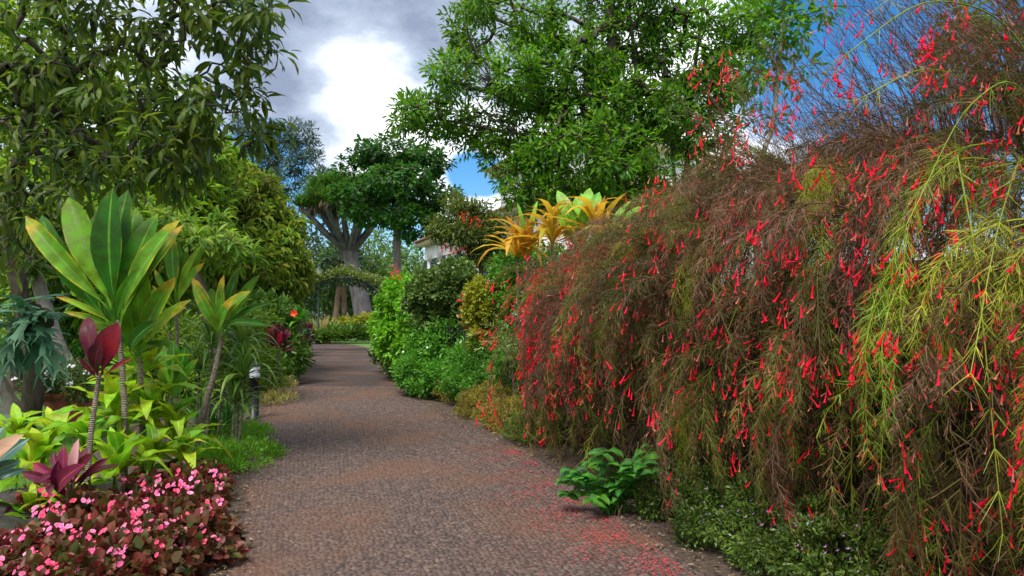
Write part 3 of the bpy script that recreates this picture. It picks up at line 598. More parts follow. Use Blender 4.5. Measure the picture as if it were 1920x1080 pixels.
o = g.build('distant_woods', M['leaf_far_dark']); tag(o, 'dark band of distant woods along the horizon', 'woods', kind='stuff')

# tall blue-grey conifer
x0 = at(520, 600, 60)[0]
tree('conifer', 'tall blue-green open conifer rising above the mango trees', [(x0, 60, 0), (x0 + .3, 60, 8), (x0 - .4, 60, 15.5)], .35,
     [ell(505, 255, 60, 2.2, 1.5), ell(560, 250, 60, 1.6, 1.0), ell(470, 300, 60, 2.4, 1.7), ell(545, 300, 60, 2.5, 1.6), ell(595, 335, 60, 1.8, 1.0), ell(500, 350, 60, 3, 1.6), ell(580, 268, 60, 1.0, .9), ell(620, 330, 60, 1.0, .7), ell(460, 240, 60, 1.5, 1.2)],
     230, rhomb(.13), 42, .42, M['leaf_pine'], M['bark_far'], clus_r=.5, spread=1., droop=.0, seed=21, rtip=.025, lo=.25, kink=.2)

# dragon tree
def dragon_tree():
    Y = 55; b = at(688, 600, Y); b[2] = 0
    t = thing('dragon_tree', 'dragon tree with fan of grey limbs and umbrella of spiky leaves', 'tree', b)
    fork = at(655, 468, Y); g = Geo(); g.add(*tube(smooth_path([b, at(676, 560, Y), at(663, 510, Y), fork], 12), np.linspace(.82, .55, 12), 12)); g.build('trunk', M['bark_dragon'], t, True)
    rnd = np.random.default_rng(3); heads = []; T = blade(strap(.05), 2, 1, .12, .3, seed=3)
    for k in range(16):
        a = k / 16 * 2 * math.pi + .2; r = (3.0 if k % 2 else 2.2) + rnd.uniform(-.3, .3)
        e = np.array([fork[0] + r * math.cos(a) - .6, fork[1] + r * .9 * math.sin(a), at(0, 402 - (0 if k % 2 else 14), Y)[2] + rnd.uniform(-.2, .3)])
        m = fork + (e - fork) * .5 + np.array([0, 0, -.35]); g = Geo(); g.add(*tube(smooth_path([fork - np.array([0, 0, .3]), m, e], 8), np.linspace(.30, .2, 8), 8)); g.build('limb', M['bark_dragon'], t, True)
        for j in range(4): heads.append(e + np.array([rnd.normal(0, .42), rnd.normal(0, .42), rnd.uniform(.1, .5)]))
        g = Geo()
        for j in range(3):
            e2 = heads[-1 - j]; g.add(*tube([e - (e - m) * .15, (e + e2) / 2, e2], [.17, .16, .13], 6))
        g.build('limb_tips', M['bark_dragon'], t, True)
    for j in range(26): a = rnd.uniform(0, 6.28); r = rnd.uniform(0, 2.6); heads.append(np.array([fork[0] - .5 + r * math.cos(a), fork[1] + r * math.sin(a), at(0, 372, Y)[2] + rnd.uniform(-.1, .4)]))
    H = np.array(heads); H[:, 2] += .75 - .06 * ((H[:, 0] - fork[0] + .6) ** 2 + (H[:, 1] - Y) ** 2); n = len(H) * 75; ci = np.repeat(np.arange(len(H)), 75)
    d = unit(np.c_[rnd.normal(size=(n, 2)), rnd.uniform(.1, 1.6, n)]); g = Geo(); inst(g, T, H[ci] + rnd.normal(0, .05, (n, 3)), frames(d, np.tile([0, 0, 1.], (n, 1))), rnd.uniform(1.0, 1.6, n), rnd.random(n)); g.build('crown', M['leaf_dragon'], t, False, 'stuff')
    n = len(H) * 14; ci = np.repeat(np.arange(len(H)), 14); d = unit(np.c_[rnd.normal(size=(n, 2)) * .7, rnd.uniform(-1.4, -.5, n)]); g = Geo(); inst(g, T, H[ci] - np.array([0, 0, .1]), frames(d, np.tile([0, .3, 1.], (n, 1))), rnd.uniform(.7, 1.1, n), rnd.random(n)); g.build('dry_leaves', M['leaf_dragon_dry'], t, False, 'stuff')
dragon_tree()

# umbrella-crowned tree next to it
b = at(748, 600, 45); b[2] = 0
tree('umbrella_tree', 'dark green layered umbrella tree with slim straight trunk beside the dragon tree', [b, at(745, 520, 45), at(744, 450, 45), at(748, 380, 45), at(745, 330, 45)], .33,
     [ell(735, 285, 45, 2.7, .9), ell(700, 320, 45, 2.3, .8), ell(785, 310, 45, 2.2, .9), ell(680, 365, 45, 2.3, .8), ell(800, 365, 45, 2.4, .9), ell(715, 405, 45, 2.2, .6), ell(770, 405, 44, 2.4, .7), ell(825, 400, 45, 1.6, .7), ell(745, 340, 43, 2.4, .9), ell(665, 395, 45, 1.1, .4), ell(780, 440, 45, 1.2, .6)],
     460, T_ovate, 30, .31, M['leaf_umbrella'], M['bark_far'], clus_r=.36, spread=1.1, droop=.3, seed=31, rtip=.025, lo=.5, flat=.35)

# reddish bare trunks under the arch
for lab, pts, r in (('slim reddish trunk standing straight beside the dragon tree trunk', [at(646, 640, 66), at(645, 560, 66), at(640, 470, 66), at(630, 400, 66)], .28), ('crooked reddish trunk seen under the arch', [at(622, 632, 62), at(630, 590, 62), at(634, 545, 62), at(640, 500, 62)], .3)):
    pts = [np.array(p) for p in pts]; pts[0][2] = 0
    tree('bare_tree', lab, pts, r, [(pts[-1] + np.array([0, 0, .6]), (2.2, 2, 1.0))], 40, R_ov, 16, .5, M['leaf_far_dark'], M['bark_red'], clus_r=.5, seed=int(r * 100), rtip=.03)

# ------------------------------------------------------------------ mango trees on the left
GM = 'mango trees left of the path'
def mango(label, base_px, Y, blobs, seed, ncl, mat, lpc=24, ls=.30, tr=.2, trunk=None):
    b = at(base_px, 600, Y); b[2] = 0; c = np.mean([q[0] for q in blobs], 0)
    tp = trunk or [b, b + np.array([.1, 0, .9]), (b * .4 + c * .6) * np.array([1, 1, .75])]
    return tree('mango_tree', label, tp, tr, blobs, ncl, T_mango_far, lpc, ls, mat, M['bark_dark'], clus_r=.16, whorl=1., spread=1.25, droop=.5, group=GM, seed=seed, rtip=.010, lo=.6)
mango('rounded yellow-green mango tree beside the path with drooping leaf whorls', 470, 21, [ell(410, 365, 20, 1.6, .9), ell(475, 410, 20, 1.2, 1.0), ell(390, 440, 19.5, 1.6, 1.2), ell(495, 480, 19.5, 1.1, .9), ell(440, 500, 19, 1.5, 1.0), ell(530, 520, 20, .8, .8), ell(360, 350, 20, 1.4, .9), ell(510, 440, 20, .9, .7), ell(450, 350, 21, 1.1, .7)], 41, 900, M['leaf_mango'], 26, .27, .28)
mango('pale mango tree behind the tall green ti plants', 330, 17, [ell(300, 290, 17, 1.8, 1.1), ell(350, 340, 16.5, 1.4, 1.2), ell(290, 390, 16, 1.5, 1.1), ell(350, 430, 16, 1.3, 1.1), ell(280, 200, 17.5, 1.4, 1.0), ell(200, 250, 17.5, 1.6, 1.2)], 42, 480, M['leaf_back'], 26, .25, .26)
mango('shaded mango tree behind the staghorn fern', 90, 13, [ell(60, 400, 13.5, 1.5, 1.2), ell(150, 460, 13, 1.5, 1.1), ell(230, 430, 13.5, 1.4, 1.0), ell(60, 520, 13, 1.4, .9), ell(180, 540, 13, 1.3, .8), ell(270, 510, 13.5, 1.0, .7)], 43, 460, M['leaf_back'], 24, .22, .2)
mango('sunlit mango crown at the top left corner behind the hanging branches', 30, 15, [ell(50, 90, 15, 1.5, 1.3), ell(10, 220, 15, 1.5, 1.2), ell(110, 180, 15, 1.2, 1.0), ell(100, 320, 15, 1.5, 1.0), ell(190, 350, 15, 1.2, .9), ell(-80, 120, 15, 1.8, 1.6)], 44, 460, M['leaf_back'], 24, .23, .22)

# hanging mango tree near the camera (top left), trunk forking beside the lawn
fk = at(45, 800, 8.9)
T8 = [at(38, 828, 8.9), at(58, 770, 8.9), at(62, 680, 8.9), at(40, 560, 8.8), at(18, 430, 8.6), at(30, 330, 8.3), at(60, 200, 7.8)]
T8[0][2] = 0
tr_near = tree('overhanging_mango_tree', 'large shady mango tree with long leaves hanging over the top left corner', T8, .135,
     [ell(120, 250, 7.4, .75, .45), ell(250, 300, 7.2, .8, .42), ell(370, 270, 7.0, .75, .42), ell(440, 200, 6.8, .55, .45), ell(330, 180, 7.0, .75, .45), ell(220, 130, 7.2, .75, .45), ell(420, 100, 6.8, .6, .5), ell(300, 60, 7.0, .7, .4), ell(470, 30, 6.6, .4, .35), ell(80, 130, 7.4, .7, .55), ell(60, 330, 7.6, .7, .4), ell(400, 0, 6.8, .8, .4), ell(180, 20, 7.2, .9, .4), ell(520, 10, 6.5, .18, .14), ell(180, 350, 7.4, .6, .25), ell(300, 330, 7.2, .5, .22), ell(380, -130, 7, 1.4, .7), ell(150, -140, 7, 1.5, .7), ell(30, 420, 7.8, .5, .3), ell(10, 500, 7.9, .4, .3), ell(110, 400, 7.8, .5, .2)],
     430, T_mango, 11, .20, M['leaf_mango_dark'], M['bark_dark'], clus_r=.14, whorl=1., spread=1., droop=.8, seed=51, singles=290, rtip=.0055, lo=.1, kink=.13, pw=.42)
g = Geo(); g.add(*tube(smooth_path([at(42, 800, 8.9), at(20, 770, 8.85), at(-5, 725, 8.8), at(-40, 640, 8.7), at(-60, 500, 8.6)], 12), np.linspace(.16, .1, 12), 10)); g.build('limb', M['bark_grey'], tr_near, True)
g = Geo(); g.add(*tube(smooth_path([at(150, 735, 10.2), at(128, 690, 10.2), at(105, 640, 10.2), at(80, 560, 10.2), at(60, 480, 10)], 12), np.linspace(.13, .09, 12), 10)); b = at(155, 760, 10.2); b[2] = 0
t2 = thing('leaning_tree', 'grey leaning trunk behind the terracotta pot', 'tree', b); g.add(*tube(smooth_path([b, at(153, 755, 10.2), at(148, 733, 10.2)], 6), [.16, .145, .14, .135, .13, .13], 10)); g.build('trunk', M['bark_grey'], t2, True)
g = Geo(); Cc, Oo = blob_points([ell(40, 440, 10.2, .8, .5), ell(110, 500, 10.2, .6, .35)], 60, rng); n = len(Cc) * 14; ci = np.repeat(np.arange(len(Cc)), 14); d = unit(rng.normal(size=(n, 3)) + np.array([0, 0, -.5])); inst(g, T_mango[0], Cc[ci], frames(d, np.tile([0, 0, 1.], (n, 1))), rng.uniform(.16, .28, n), rng.random(n)); g.build('crown', M['leaf_mango_dark'], t2, False, 'stuff')
frg = Geo(); frusta(frg, np.tile(at(60, 480, 10), (len(Cc), 1)), Cc, np.full(len(Cc), .02), np.full(len(Cc), .006), 4); frg.build('branches', M['bark_dark'], t2, True, 'stuff')
b = at(402, 700, 12); b[2] = 0
tree('dark_trunk_tree', 'dark leaning trunk rising behind the golden-edged ti plants', [b, at(400, 640, 12), at(388, 580, 12), at(370, 530, 12), at(345, 470, 12.2)], .17, [ell(330, 440, 12.5, 1.2, .5), ell(400, 470, 12.5, .8, .4)], 90, T_mango, 16, .24, M['leaf_back'], M['bark_dark'], clus_r=.12, whorl=1., spread=1.2, droop=.5, seed=61, rtip=.007)

# ------------------------------------------------------------------ big leafy tree, centre right
def bigtree():
    Y = 15; b = at(1170, 600, Y); b[2] = 0
    tp = [b, at(1168, 470, Y), at(1165, 360, Y), at(1160, 240, Y), at(1150, 120, Y), at(1140, 0, Y)]
    L = [(1100, 300, 1.5, .9), (980, 330, .7, .45), (1010, 240, 1.0, .8), (960, 150, .65, .7), (1060, 130, 1.2, 1.0), (1200, 220, 1.3, 1.0), (1300, 200, 1.0, 1.1), (1290, 80, 1.1, 1.0), (1180, 60, 1.3, 1.0), (1370, 130, .7, .8), (1010, 40, .8, .8), (880, 60, .55, .75), (850, 140, .55, .5), (800, 220, .75, .45), (880, 240, .75, .5), (760, 215, .45, .3), (960, 290, .8, .45), (1330, 290, .7, .5), (1010, 370, .8, .35), (1100, 390, 1.1, .3), (1200, 370, 1.0, .45), (1250, 335, .8, .4), (1340, 330, .5, .35), (1160, 330, .9, .5), (900, 10, .35, .4), (1240, -90, 1.6, .9), (1080, -110, 1.4, .9), (1400, 40, .5, .7), (1120, 210, 1.2, .9)]
    t = tree('broadleaf_tree', 'large leafy green tree with several dark trunks towering behind the red hedge', tp, .17, [ell(px, py, Y + (i % 3 - 1) * .7, rx, rz, max(rx, .8)) for i, (px, py, rx, rz) in enumerate(L)], 1750, T_leaf4, 31, .148, M['leaf_big'], M['bark_dark'], clus_r=.22, spread=1.0, droop=.15, seed=71, rtip=.009, lo=.35, kink=.14, pw=.45)
    for pts, r in (([at(1205, 600, Y), at(1200, 450, Y), at(1208, 300, Y), at(1195, 150, Y), at(1180, 20, Y)], .10), ([at(1285, 600, Y), at(1282, 430, Y), at(1290, 280, Y), at(1300, 150, Y), at(1320, 0, Y)], .09), ([at(1262, 600, Y - .3), at(1268, 450, Y - .3), at(1262, 300, Y - .3), at(1250, 180, Y)], .07), ([at(1130, 600, Y + .4), at(1132, 430, Y), at(1110, 260, Y), at(1060, 120, Y), at(1020, 20, Y)], .11), ([at(1165, 360, Y), at(1080, 250, Y), at(990, 170, Y), at(900, 110, Y), at(870, 40, Y)], .06), ([at(1080, 250, Y), at(960, 250, Y), at(860, 230, Y), at(780, 215, Y)], .04)):
        if pts[0][2] < 2: pts[0][2] = 0
        g = Geo(); g.add(*tube(smooth_path(pts, 14), np.linspace(r, r * .35, 14), 8)); g.build('limb', M['bark_dark'], t, True)
    # bare twiggy branch fans at the left
    g = Geo(); rnd = np.random.default_rng(9)
    for bx_, by_, n in ((905, 150, 26), (870, 110, 18), (945, 90, 14), (920, 210, 16)):
        o = at(bx_ + 50, by_ + 40, Y)
        for k in range(n):
            e = at(bx_ + rnd.uniform(-60, 40), by_ + rnd.uniform(-60, 40), Y + rnd.uniform(-.4, .4)); mid = (o + e) / 2 + rnd.normal(0, .08, 3); g.add(*tube(smooth_path([o, mid, e], 6), np.linspace(.014, .004, 6), 4))
    g.build('bare_twigs', M['bark_grey'], t, True, 'stuff')
bigtree()
# slender sparse tree to its right
b = at(1425, 600, 10.5); b[2] = 0
tree('slender_tree', 'slender sparse tree with thin pale stems against the sky', [b, at(1418, 420, 10.5), at(1428, 300, 10.5), at(1450, 230, 10.5), at(1462, 100, 10.5), at(1470, 0, 10.5)], .05,
     [ell(1470, 60, 10.5, .5, .5), ell(1430, 130, 10.5, .35, .35), ell(1520, 30, 10.5, .35, .3), ell(1440, 30, 10.5, .4, .4), ell(1490, 140, 10.5, .35, .25), ell(1420, 220, 10.5, .3, .25), ell(1480, -80, 10.5, .7, .5)], 90, T_leaf4, 16, .15, M['leaf_big'], M['bark_grey'], clus_r=.2, spread=1., droop=.2, seed=81, rtip=.005, lo=.2)
b = at(1840, 600, 9); b[2] = 0
tree('yellowish_tree', 'small yellow-green tree peeking over the hedge at top right', [b, at(1835, 300, 9), at(1830, 150, 9)], .05, [ell(1830, 90, 9, .45, .25), ell(1760, 120, 9, .3, .2), ell(1900, 60, 9, .4, .25), ell(1810, 30, 9, .25, .12)], 50, T_leaf4, 16, .16, M['leaf_olive'], M['bark_grey'], clus_r=.16, spread=1., droop=.2, seed=82, rtip=.004, lo=.2)

# ------------------------------------------------------------------ shrubs on the right bank of the path
def G(px, py):
    d = pix_dir(px, py); k = -CAM_H / d.z; return np.array([d.x * k, d.y * k, 0.])
shrub('climber_hedge', 'bright green leafy hedge bulging over the right path edge', G(745, 715), [ell(757, 565, 18, .65, .6, .8), ell(752, 630, 18, .6, .7, .9), ell(790, 590, 16.6, .55, .8, .8), ell(785, 660, 16.4, .5, .6, .7), ell(735, 610, 20, .5, .7, .9), ell(727, 648, 21, .42, .5, .7), ell(800, 540, 17, .5, .35)], 1250, T_ovate, 13, .115, M['leaf_climber'], cat='hedge', seed=101, clus_r=.14, droop=.5, stems=14, srad=.02)
shrub('dense_shrub', 'dense grey-green rounded shrub behind the iron fence', at(840, 640, 15) * np.array([1, 1, 0]), [ell(835, 545, 15, .75, .58, .8), ell(800, 560, 15.3, .45, .45), ell(875, 555, 14.8, .45, .45), ell(840, 600, 15, .7, .5), ell(850, 505, 15.2, .4, .22), ell(840, 660, 15, .6, .5)], 1100, T_round, 12, .085, M['leaf_shrub_dark'], seed=102, clus_r=.10, stems=12)
shrub('golden_shrub', 'yellow-leaved shrub between the grey-green shrub and the red hedge', at(905, 640, 12.3) * np.array([1, 1, 0]), [ell(905, 555, 12.3, .32, .30), ell(925, 585, 12.2, .26, .26), ell(890, 590, 12.4, .22, .22), ell(910, 630, 12.3, .28, .28)], 420, T_round, 11, .06, M['leaf_yellow'], seed=103, clus_r=.07, stems=8)
shrub('low_shrub', 'leafy green shrub with small pink and cream blooms at the path edge', G(790, 728), [ell(790, 695, 14.4, .5, .42), ell(830, 650, 14.4, .5, .5), ell(800, 640, 14.8, .4, .4), ell(768, 690, 14.9, .32, .3), ell(835, 705, 13.7, .45, .36), ell(800, 720, 14.0, .4, .2)], 760, T_ovate, 12, .075, M['leaf_low'], seed=104, clus_r=.09, stems=8)
shrub('low_green_shrub', 'fine-leaved dark green shrub below the iron fence', G(905, 752), [ell(885, 680, 12.6, .5, .42), ell(930, 660, 12.2, .4, .42), ell(900, 715, 12.2, .45, .34), ell(950, 700, 11.6, .35, .4), ell(860, 720, 12.8, .3, .25), ell(965, 660, 11.2, .3, .35)], 820, R_la, 16, .07, M['leaf_low'], seed=105, clus_r=.08, stems=8)
shrub('dark_low_shrub', 'dark low foliage at the foot of the bright green hedge', G(720, 705), [ell(722, 665, 21, .4, .3), ell(742, 685, 19, .35, .3), ell(800, 725, 14.3, .35, .18)], 260, R_ov, 14, .09, M['leaf_shrub_dark'], seed=106, clus_r=.09, stems=4)
# pale flowers on the low shrub
T_pet = blade(lance(.45, .6, .3), 2, 2, .1, .3, seed=9)
def flower_template(np_=5, cup=.4, seed=0, T=None):
    g = Geo(); a = np.arange(np_) * 2 * math.pi / np_; d = np.c_[np.cos(a), np.sin(a), np.full(np_, cup)]; inst(g, T or T_pet, np.zeros((np_, 3)), frames(d, np.tile([0, 0, 1.], (np_, 1))), np.ones(np_), np.zeros(np_)); return np.concatenate(g.V), g.F, np.concatenate(g.A)
T_fl5, T_fl4 = flower_template(5), flower_template(4, .25)
rs = bpy.data.objects['low_shrub']
for k in range(16):
    p = at(rng.uniform(755, 850), rng.uniform(640, 720), 14.1 + rng.uniform(-.1, .4)); place('flower', bpy.data.meshes.get('pale_flower') or tmesh('pale_flower', T_fl5, M['leaf_pink'] if k % 3 else M['petal_white']), rs, p, frames(np.array([[.1, .2, 1.]]), np.array([[-.3, -1., .3]]))[0], .03)
# arching white-flowered twig
t = thing('flowering_branch_shrub', 'thin arching shrub with pale green lance leaves and white buds', 'shrub', at(960, 745, 10.9) * np.array([1, 1, 0])); rnd = np.random.default_rng(6)
sg, lg = Geo(), Geo(); me_l = tmesh('leaf', blade(lance(.09, .4), 4, 2, .08, .2, seed=3), M['leaf_low']); M['leaf_pale'] = leafmat('leaf_pale', [(.16, .30, .06), (.25, .38, .10), (.35, .45, .18)], trans=.3)
me_p = tmesh('leaf', blade(lance(.10, .4), 4, 2, .08, .2, seed=4), M['leaf_pale'])
for tx, ty in ((885, 630), (910, 612), (925, 640), (945, 615), (960, 650), (900, 655)):
    pts = smooth_path([at(965, 745, 10.9) * np.array([1, 1, 0]), at(960, 690, 10.8), at((tx + 955) / 2, (ty + 640) / 2 - 5, 10.7), at(tx, ty, 10.6)], 14); sg.add(*tube(pts, np.linspace(.008, .003, 14), 5))
    for i in range(5, 14):
        for s in (-1, 1): d = unit(pts[i] - pts[i - 1] + np.array([s * .03, -.02, .02]) + rnd.normal(0, .02, 3)); leaf_to(me_p, t, pts[i], pts[i] + d * rnd.uniform(.08, .14), (0, -.5, 1))
sg.build('stems', M['twig'], t, True, 'stuff')

# heath cushions along the path edge
GH = 'heath cushions along the right path edge'
for k, (px, py, r, h, lab) in enumerate([(852, 757, .50, .52, 'olive heath cushion farthest along the right path edge'), (900, 788, .50, .52, 'olive-brown heath cushion in the middle of its row'), (948, 812, .44, .46, 'mossy green heath cushion between its neighbours at the hedge foot'), (992, 836, .36, .38, 'small dark heath cushion nearest the hanging red hedge')]):
    c = G(px, py); c[0] += .12; c[1] += r * .45
    shrub('heath_bush', lab, c, [(c + np.array([0, 0, h * .45]), (r, r, h * .6)), (c + np.array([.28, .2, h * .4]), (r * .8, r * .8, h * .6)), (c + np.array([-.2, .25, h * .35]), (r * .7, r * .7, h * .5))], 480, rhomb(.13), 15, .05, M['leaf_heath'] if k < 3 else M['leaf_olive'], group=GH, seed=120 + k, clus_r=.05, stems=16, srad=.005, droop=-.35, spread=.5)

# iron fence
t = thing('iron_fence', 'black iron bar fence half buried among the shrubs', 'fence', at(840, 640, 13.4) * np.array([1, 1, 0]))
fa, fb = at(835, 640, 13.9) * np.array([1, 1, 0]), at(925, 640, 12.4) * np.array([1, 1, 0]); bar = Geo(); bar.add(*lathe([(.009, 0), (.009, 1.42), (.014, 1.43), (.001, 1.52)], 6)); bm = bar.mesh('bar'); bm.materials.append(M['iron'])
for k in range(17): place('bar', bm, t, fa + (fb - fa) * k / 16, np.eye(3), 1)
for z in (.25, 1.36):
    g = Geo(); g.add(*tube([fa + np.array([0, 0, z]), fb + np.array([0, 0, z])], .014, 6, True)); g.build('rail', M['iron'], t)
g = Geo(); box(g, (fa * .62 + fb * .38) + np.array([-.03, -.03, 1.15]), (.05, .02, .11)); g.build('tag_plate', M['plaster'], t)

# red spikes near the fence and above the hedge
M_spike = M['flower_red_orange']; T_tub = None
def tubeflower(nring=5):
    pr = [(.03, 0), (.055, .1), (.07, .5), (.10, .86), (.19, 1.0)]; V, F = lathe(pr, nring); V[:, 0] += .16 * (V[:, 2] * (1 - V[:, 2])); V = V[:, [0, 2, 1]]; A = np.zeros((len(V), 3)); A[:, 1] = V[:, 1]; return V, F, A
T_tub = tubeflower()
me_spk = tmesh('flower', T_tub, M_spike)
for lab, x, y0, y1, Y in (('red flower spike left of the yellow shrub by the fence', 868, 545, 610, 12.6), ('small red flower spike hanging in front of the fence', 902, 615, 640, 12.0), ('red flower spike on top of the bright green hedge', 738, 495, 520, 17.4), ('short red flower spike beside the taller one on the hedge', 748, 505, 522, 17.4)):
    b = at(x, y1 + 60, Y); b[2] = 0; t = thing('red_spike_plant', lab, 'flower', b); top = at(x, y0, Y); g = Geo(); g.add(*tube([b, (b + top) / 2 + np.array([.02, 0, 0]), top], [.008, .007, .004], 5)); g.build('stem', M['leaf_low'], t)
    z0, z1 = at(x, y1, Y)[2], top[2]; n = max(10, int((z1 - z0) / .025))
    for k in range(n):
        q = np.array([top[0], top[1], z0 + (z1 - z0) * k / n]); d = unit(np.array([rng.normal(), rng.normal() - .5, rng.uniform(-.8, .3)])); place('flower', me_spk, t, q, frames(d[None], np.array([[0, 0, 1.]]))[0], rng.uniform(.07, .11))

# airy shrub with red bloom in front of the house
b = at(880, 620, 19); b[2] = 0
tree('airy_shrub_tree', 'small olive-green airy tree with red blooms in front of the white house', [b, at(880, 520, 19), at(876, 460, 19)], .06, [ell(870, 400, 19, .55, .35), ell(905, 440, 19, .6, .4), ell(840, 440, 19, .45, .3), ell(890, 480, 19, .6, .35), ell(930, 470, 19, .5, .4), ell(850, 380, 19, .3, .2), ell(930, 420, 19, .4, .3), ell(935, 500, 18.6, .3, .25), ell(825, 425, 19, .4, .3), ell(900, 395, 19, .4, .28), ell(865, 440, 18.6, .4, .3)], 520, T_leaf4, 20, .12, M['leaf_olive'], M['twig'], clus_r=.18, seed=91, rtip=.004, lo=.2)
t = bpy.data.objects['airy_shrub_tree']
for px, py, n in ((868, 408, 10), (885, 412, 10), (895, 418, 6), (835, 470, 8), (850, 468, 8), (870, 462, 5)):
    for k in range(n):
        p = at(px + rng.normal(0, 6), py + rng.normal(0, 4), 18.3 + rng.normal(0, .1)); d = unit(rng.normal(size=3) + np.array([0, -.3, -.3])); place('flower', me_spk, t, p, frames(d[None], np.array([[0, 0, 1.]]))[0], rng.uniform(.08, .13))

# arch over the path
def arch():
    Y = 35; c = at(645, 600, Y); cx = c[0]; hw, zt = 2.35, 3.75
    t = thing('garden_arch', 'dark iron arch overgrown with a green climber spanning the path', 'arch', (cx, Y, 0)); rnd = np.random.default_rng(4)
    A = np.linspace(math.pi, 0, 22); prof = [(cx - hw, 0.)] + [(cx + hw * math.cos(a), 1.9 + (zt - 1.9) * math.sin(a)) for a in A] + [(cx + hw, 0.)]
    for y in (Y - .5, Y + .5):
        g = Geo(); g.add(*tube([(x, y, z) for x, z in prof], .035, 8)); g.build('hoop', M['green_iron'], t, True)
    for k in range(2, len(prof) - 1, 2):
        g = Geo(); g.add(*tube([(prof[k][0], Y - .5, prof[k][1]), (prof[k][0], Y + .5, prof[k][1])], .02, 6)); g.build('rung', M['green_iron'], t)
    n = 5200; a = rnd.uniform(.12, math.pi * .97, n); k = 1.05 + .10 * np.abs(rnd.normal(size=n)) + .05 * np.sin(a * 9); pos = np.c_[cx + hw * k * np.cos(a), Y + rnd.uniform(-.75, .75, n), 1.9 + (zt - 1.9) * k * np.sin(a) + rnd.normal(0, .05, n)]
    g = Geo(); d = unit(rnd.normal(size=(n, 3)) + np.c_[np.cos(a), -.4 * np.ones(n), np.sin(a)] * .7); inst(g, R_ov, pos, frames(d, unit(rnd.normal(size=(n, 3)) * .5 + np.array([0, -.3, 1.]))), rnd.uniform(.11, .2, n), rnd.random(n)); g.build('climber', M['leaf_olive'], t, False, 'stuff')
    n = 1500; a = rnd.uniform(.5, math.pi * .9, n); k = rnd.uniform(.82, 1.0, n); pos = np.c_[cx + hw * k * np.cos(a), Y + rnd.uniform(-.5, .5, n), 1.9 + (zt - 1.9) * k * np.sin(a)]
    g = Geo(); d = unit(rnd.normal(size=(n, 3)) + np.array([0, 0, -.8])); inst(g, R_ov, pos, frames(d, np.tile([0, -.3, 1.], (n, 1))), rnd.uniform(.1, .18, n), rnd.random(n)); g.build('hanging_shoots', M['leaf_far_dark'], t, False, 'stuff')
    for k in range(9):
        x0 = cx - hw - rnd.uniform(-.05, .5); g = Geo(); g.add(*tube(smooth_path([(x0, Y + rnd.uniform(-.5, .4), 0), (x0 - rnd.uniform(-.2, .3), Y, .8), (x0 + rnd.uniform(-.1, .3), Y, 1.6), (cx - hw + rnd.uniform(0, .5), Y, 2.4 + rnd.uniform(0, .4))], 10), np.linspace(.04, .02, 10), 6)); g.build('vine_stem', M['bark_grey'], t, True)
arch()

# lamp post beyond the arch
b = at(596, 640, 46) * np.array([1, 1, 0]); t = thing('lamp_post', 'slim dark green lamp post standing among plants beyond the arch', 'lamp post', b)
g = Geo(); g.add(*lathe([(.22, 0), (.22, .15), (.16, .2), (.15, .7), (.19, .75), (.19, .82), (.09, .95), (.07, 1.3), (.085, 1.35), (.06, 1.45), (.05, 4.2), (.09, 4.25), (.05, 4.35)], 14, b)); g.build('post', M['green_iron'], t, True)
g = Geo(); g.add(*lathe([(.06, 4.36), (.12, 4.42), (.2, 4.9), (.21, 4.92)], 8, b)); g.build('lantern_glass', M['lamp_glass'], t)
g = Geo(); g.add(*lathe([(.25, 4.93), (.22, 4.98), (.05, 5.2), (.01, 5.3)], 8, b)); g.build('lantern_cap', M['green_iron'], t)

# planting at the end of the path: leafy bank, grass clump, dark shrub
def rosette(name, label, cat, pos, n, L, prof, mat, stem=0., spread=(.2, 1.3), group=None, seed=0, sag=.12, wv=.1, smat='cane', sr=.02, singles=True, lean=(0, 0), width=1., fine=(6, 2), cup=.25):
    """a clump of leaves on an optional cane, each leaf an object"""
    rnd = np.random.default_rng(seed); pos = np.array(pos, float); t = thing(name, label, cat, pos, group); head = pos + np.array([lean[0], lean[1], stem])
    if stem: g = Geo(); g.add(*tube(smooth_path([pos, pos + np.array([lean[0] * .3 + .02, lean[1] * .3, stem * .5]), head], 10), np.linspace(sr, sr * .75, 10), 8)); g.build('stem', M[smat], t, True)
    mes = [tmesh('leaf', blade(prof, fine[0], fine[1], sag * s, cup, wv, seed=seed + 7 * i), mat) for i, s in enumerate((.5, 1., 1.6))]
    for k in range(n):
        a = k * 2.399 + rnd.uniform(-.2, .2); f = (k + .5) / n; el = math.pi / 2 - (spread[0] + (spread[1] - spread[0]) * f) + rnd.uniform(-.1, .1); l = L * rnd.uniform(.8, 1.12) * (.75 + .25 * min(1, 3 * f))
        d = np.array([math.cos(a) * math.cos(el), math.sin(a) * math.cos(el), math.sin(el)]); b0 = head + np.array([0, 0, -.12 * L * f]); leaf_to(mes[rnd.integers(3)], t, b0, b0 + d * l, (-d[0] * math.sin(el), -d[1] * math.sin(el), math.cos(el) + .05), width)
    return t
g = Geo()
for k in range(30):
    px = 566 + (k % 15) * 9 + rng.uniform(-4, 4); Y = 45.5 + (k // 15) * 3 + rng.uniform(-.5, .5) + (px - 572) * .012; c = at(px, 600, Y); c[2] = 0
    n = 80; d = unit(np.c_[rng.normal(size=(n, 2)), rng.uniform(-.1, 1.6, n)]); h = rng.uniform(.5, 1.15)
    pos = c + np.array([0, 0, h * .5]) + d * np.array([.4, .4, h * .5]); inst(g, T_leaf4[0], pos, frames(unit(d + rng.normal(size=(n, 3)) * .3), np.tile([0, 0, 1.], (n, 1))), rng.uniform(.35, .6, n), rng.random(n) * .6 + rng.random() * .4)
tag(g.build('leafy_ground_cover', M['leaf_far']), 'bright green leafy ground cover on the bank facing the path end', 'ground cover', kind='stuff')
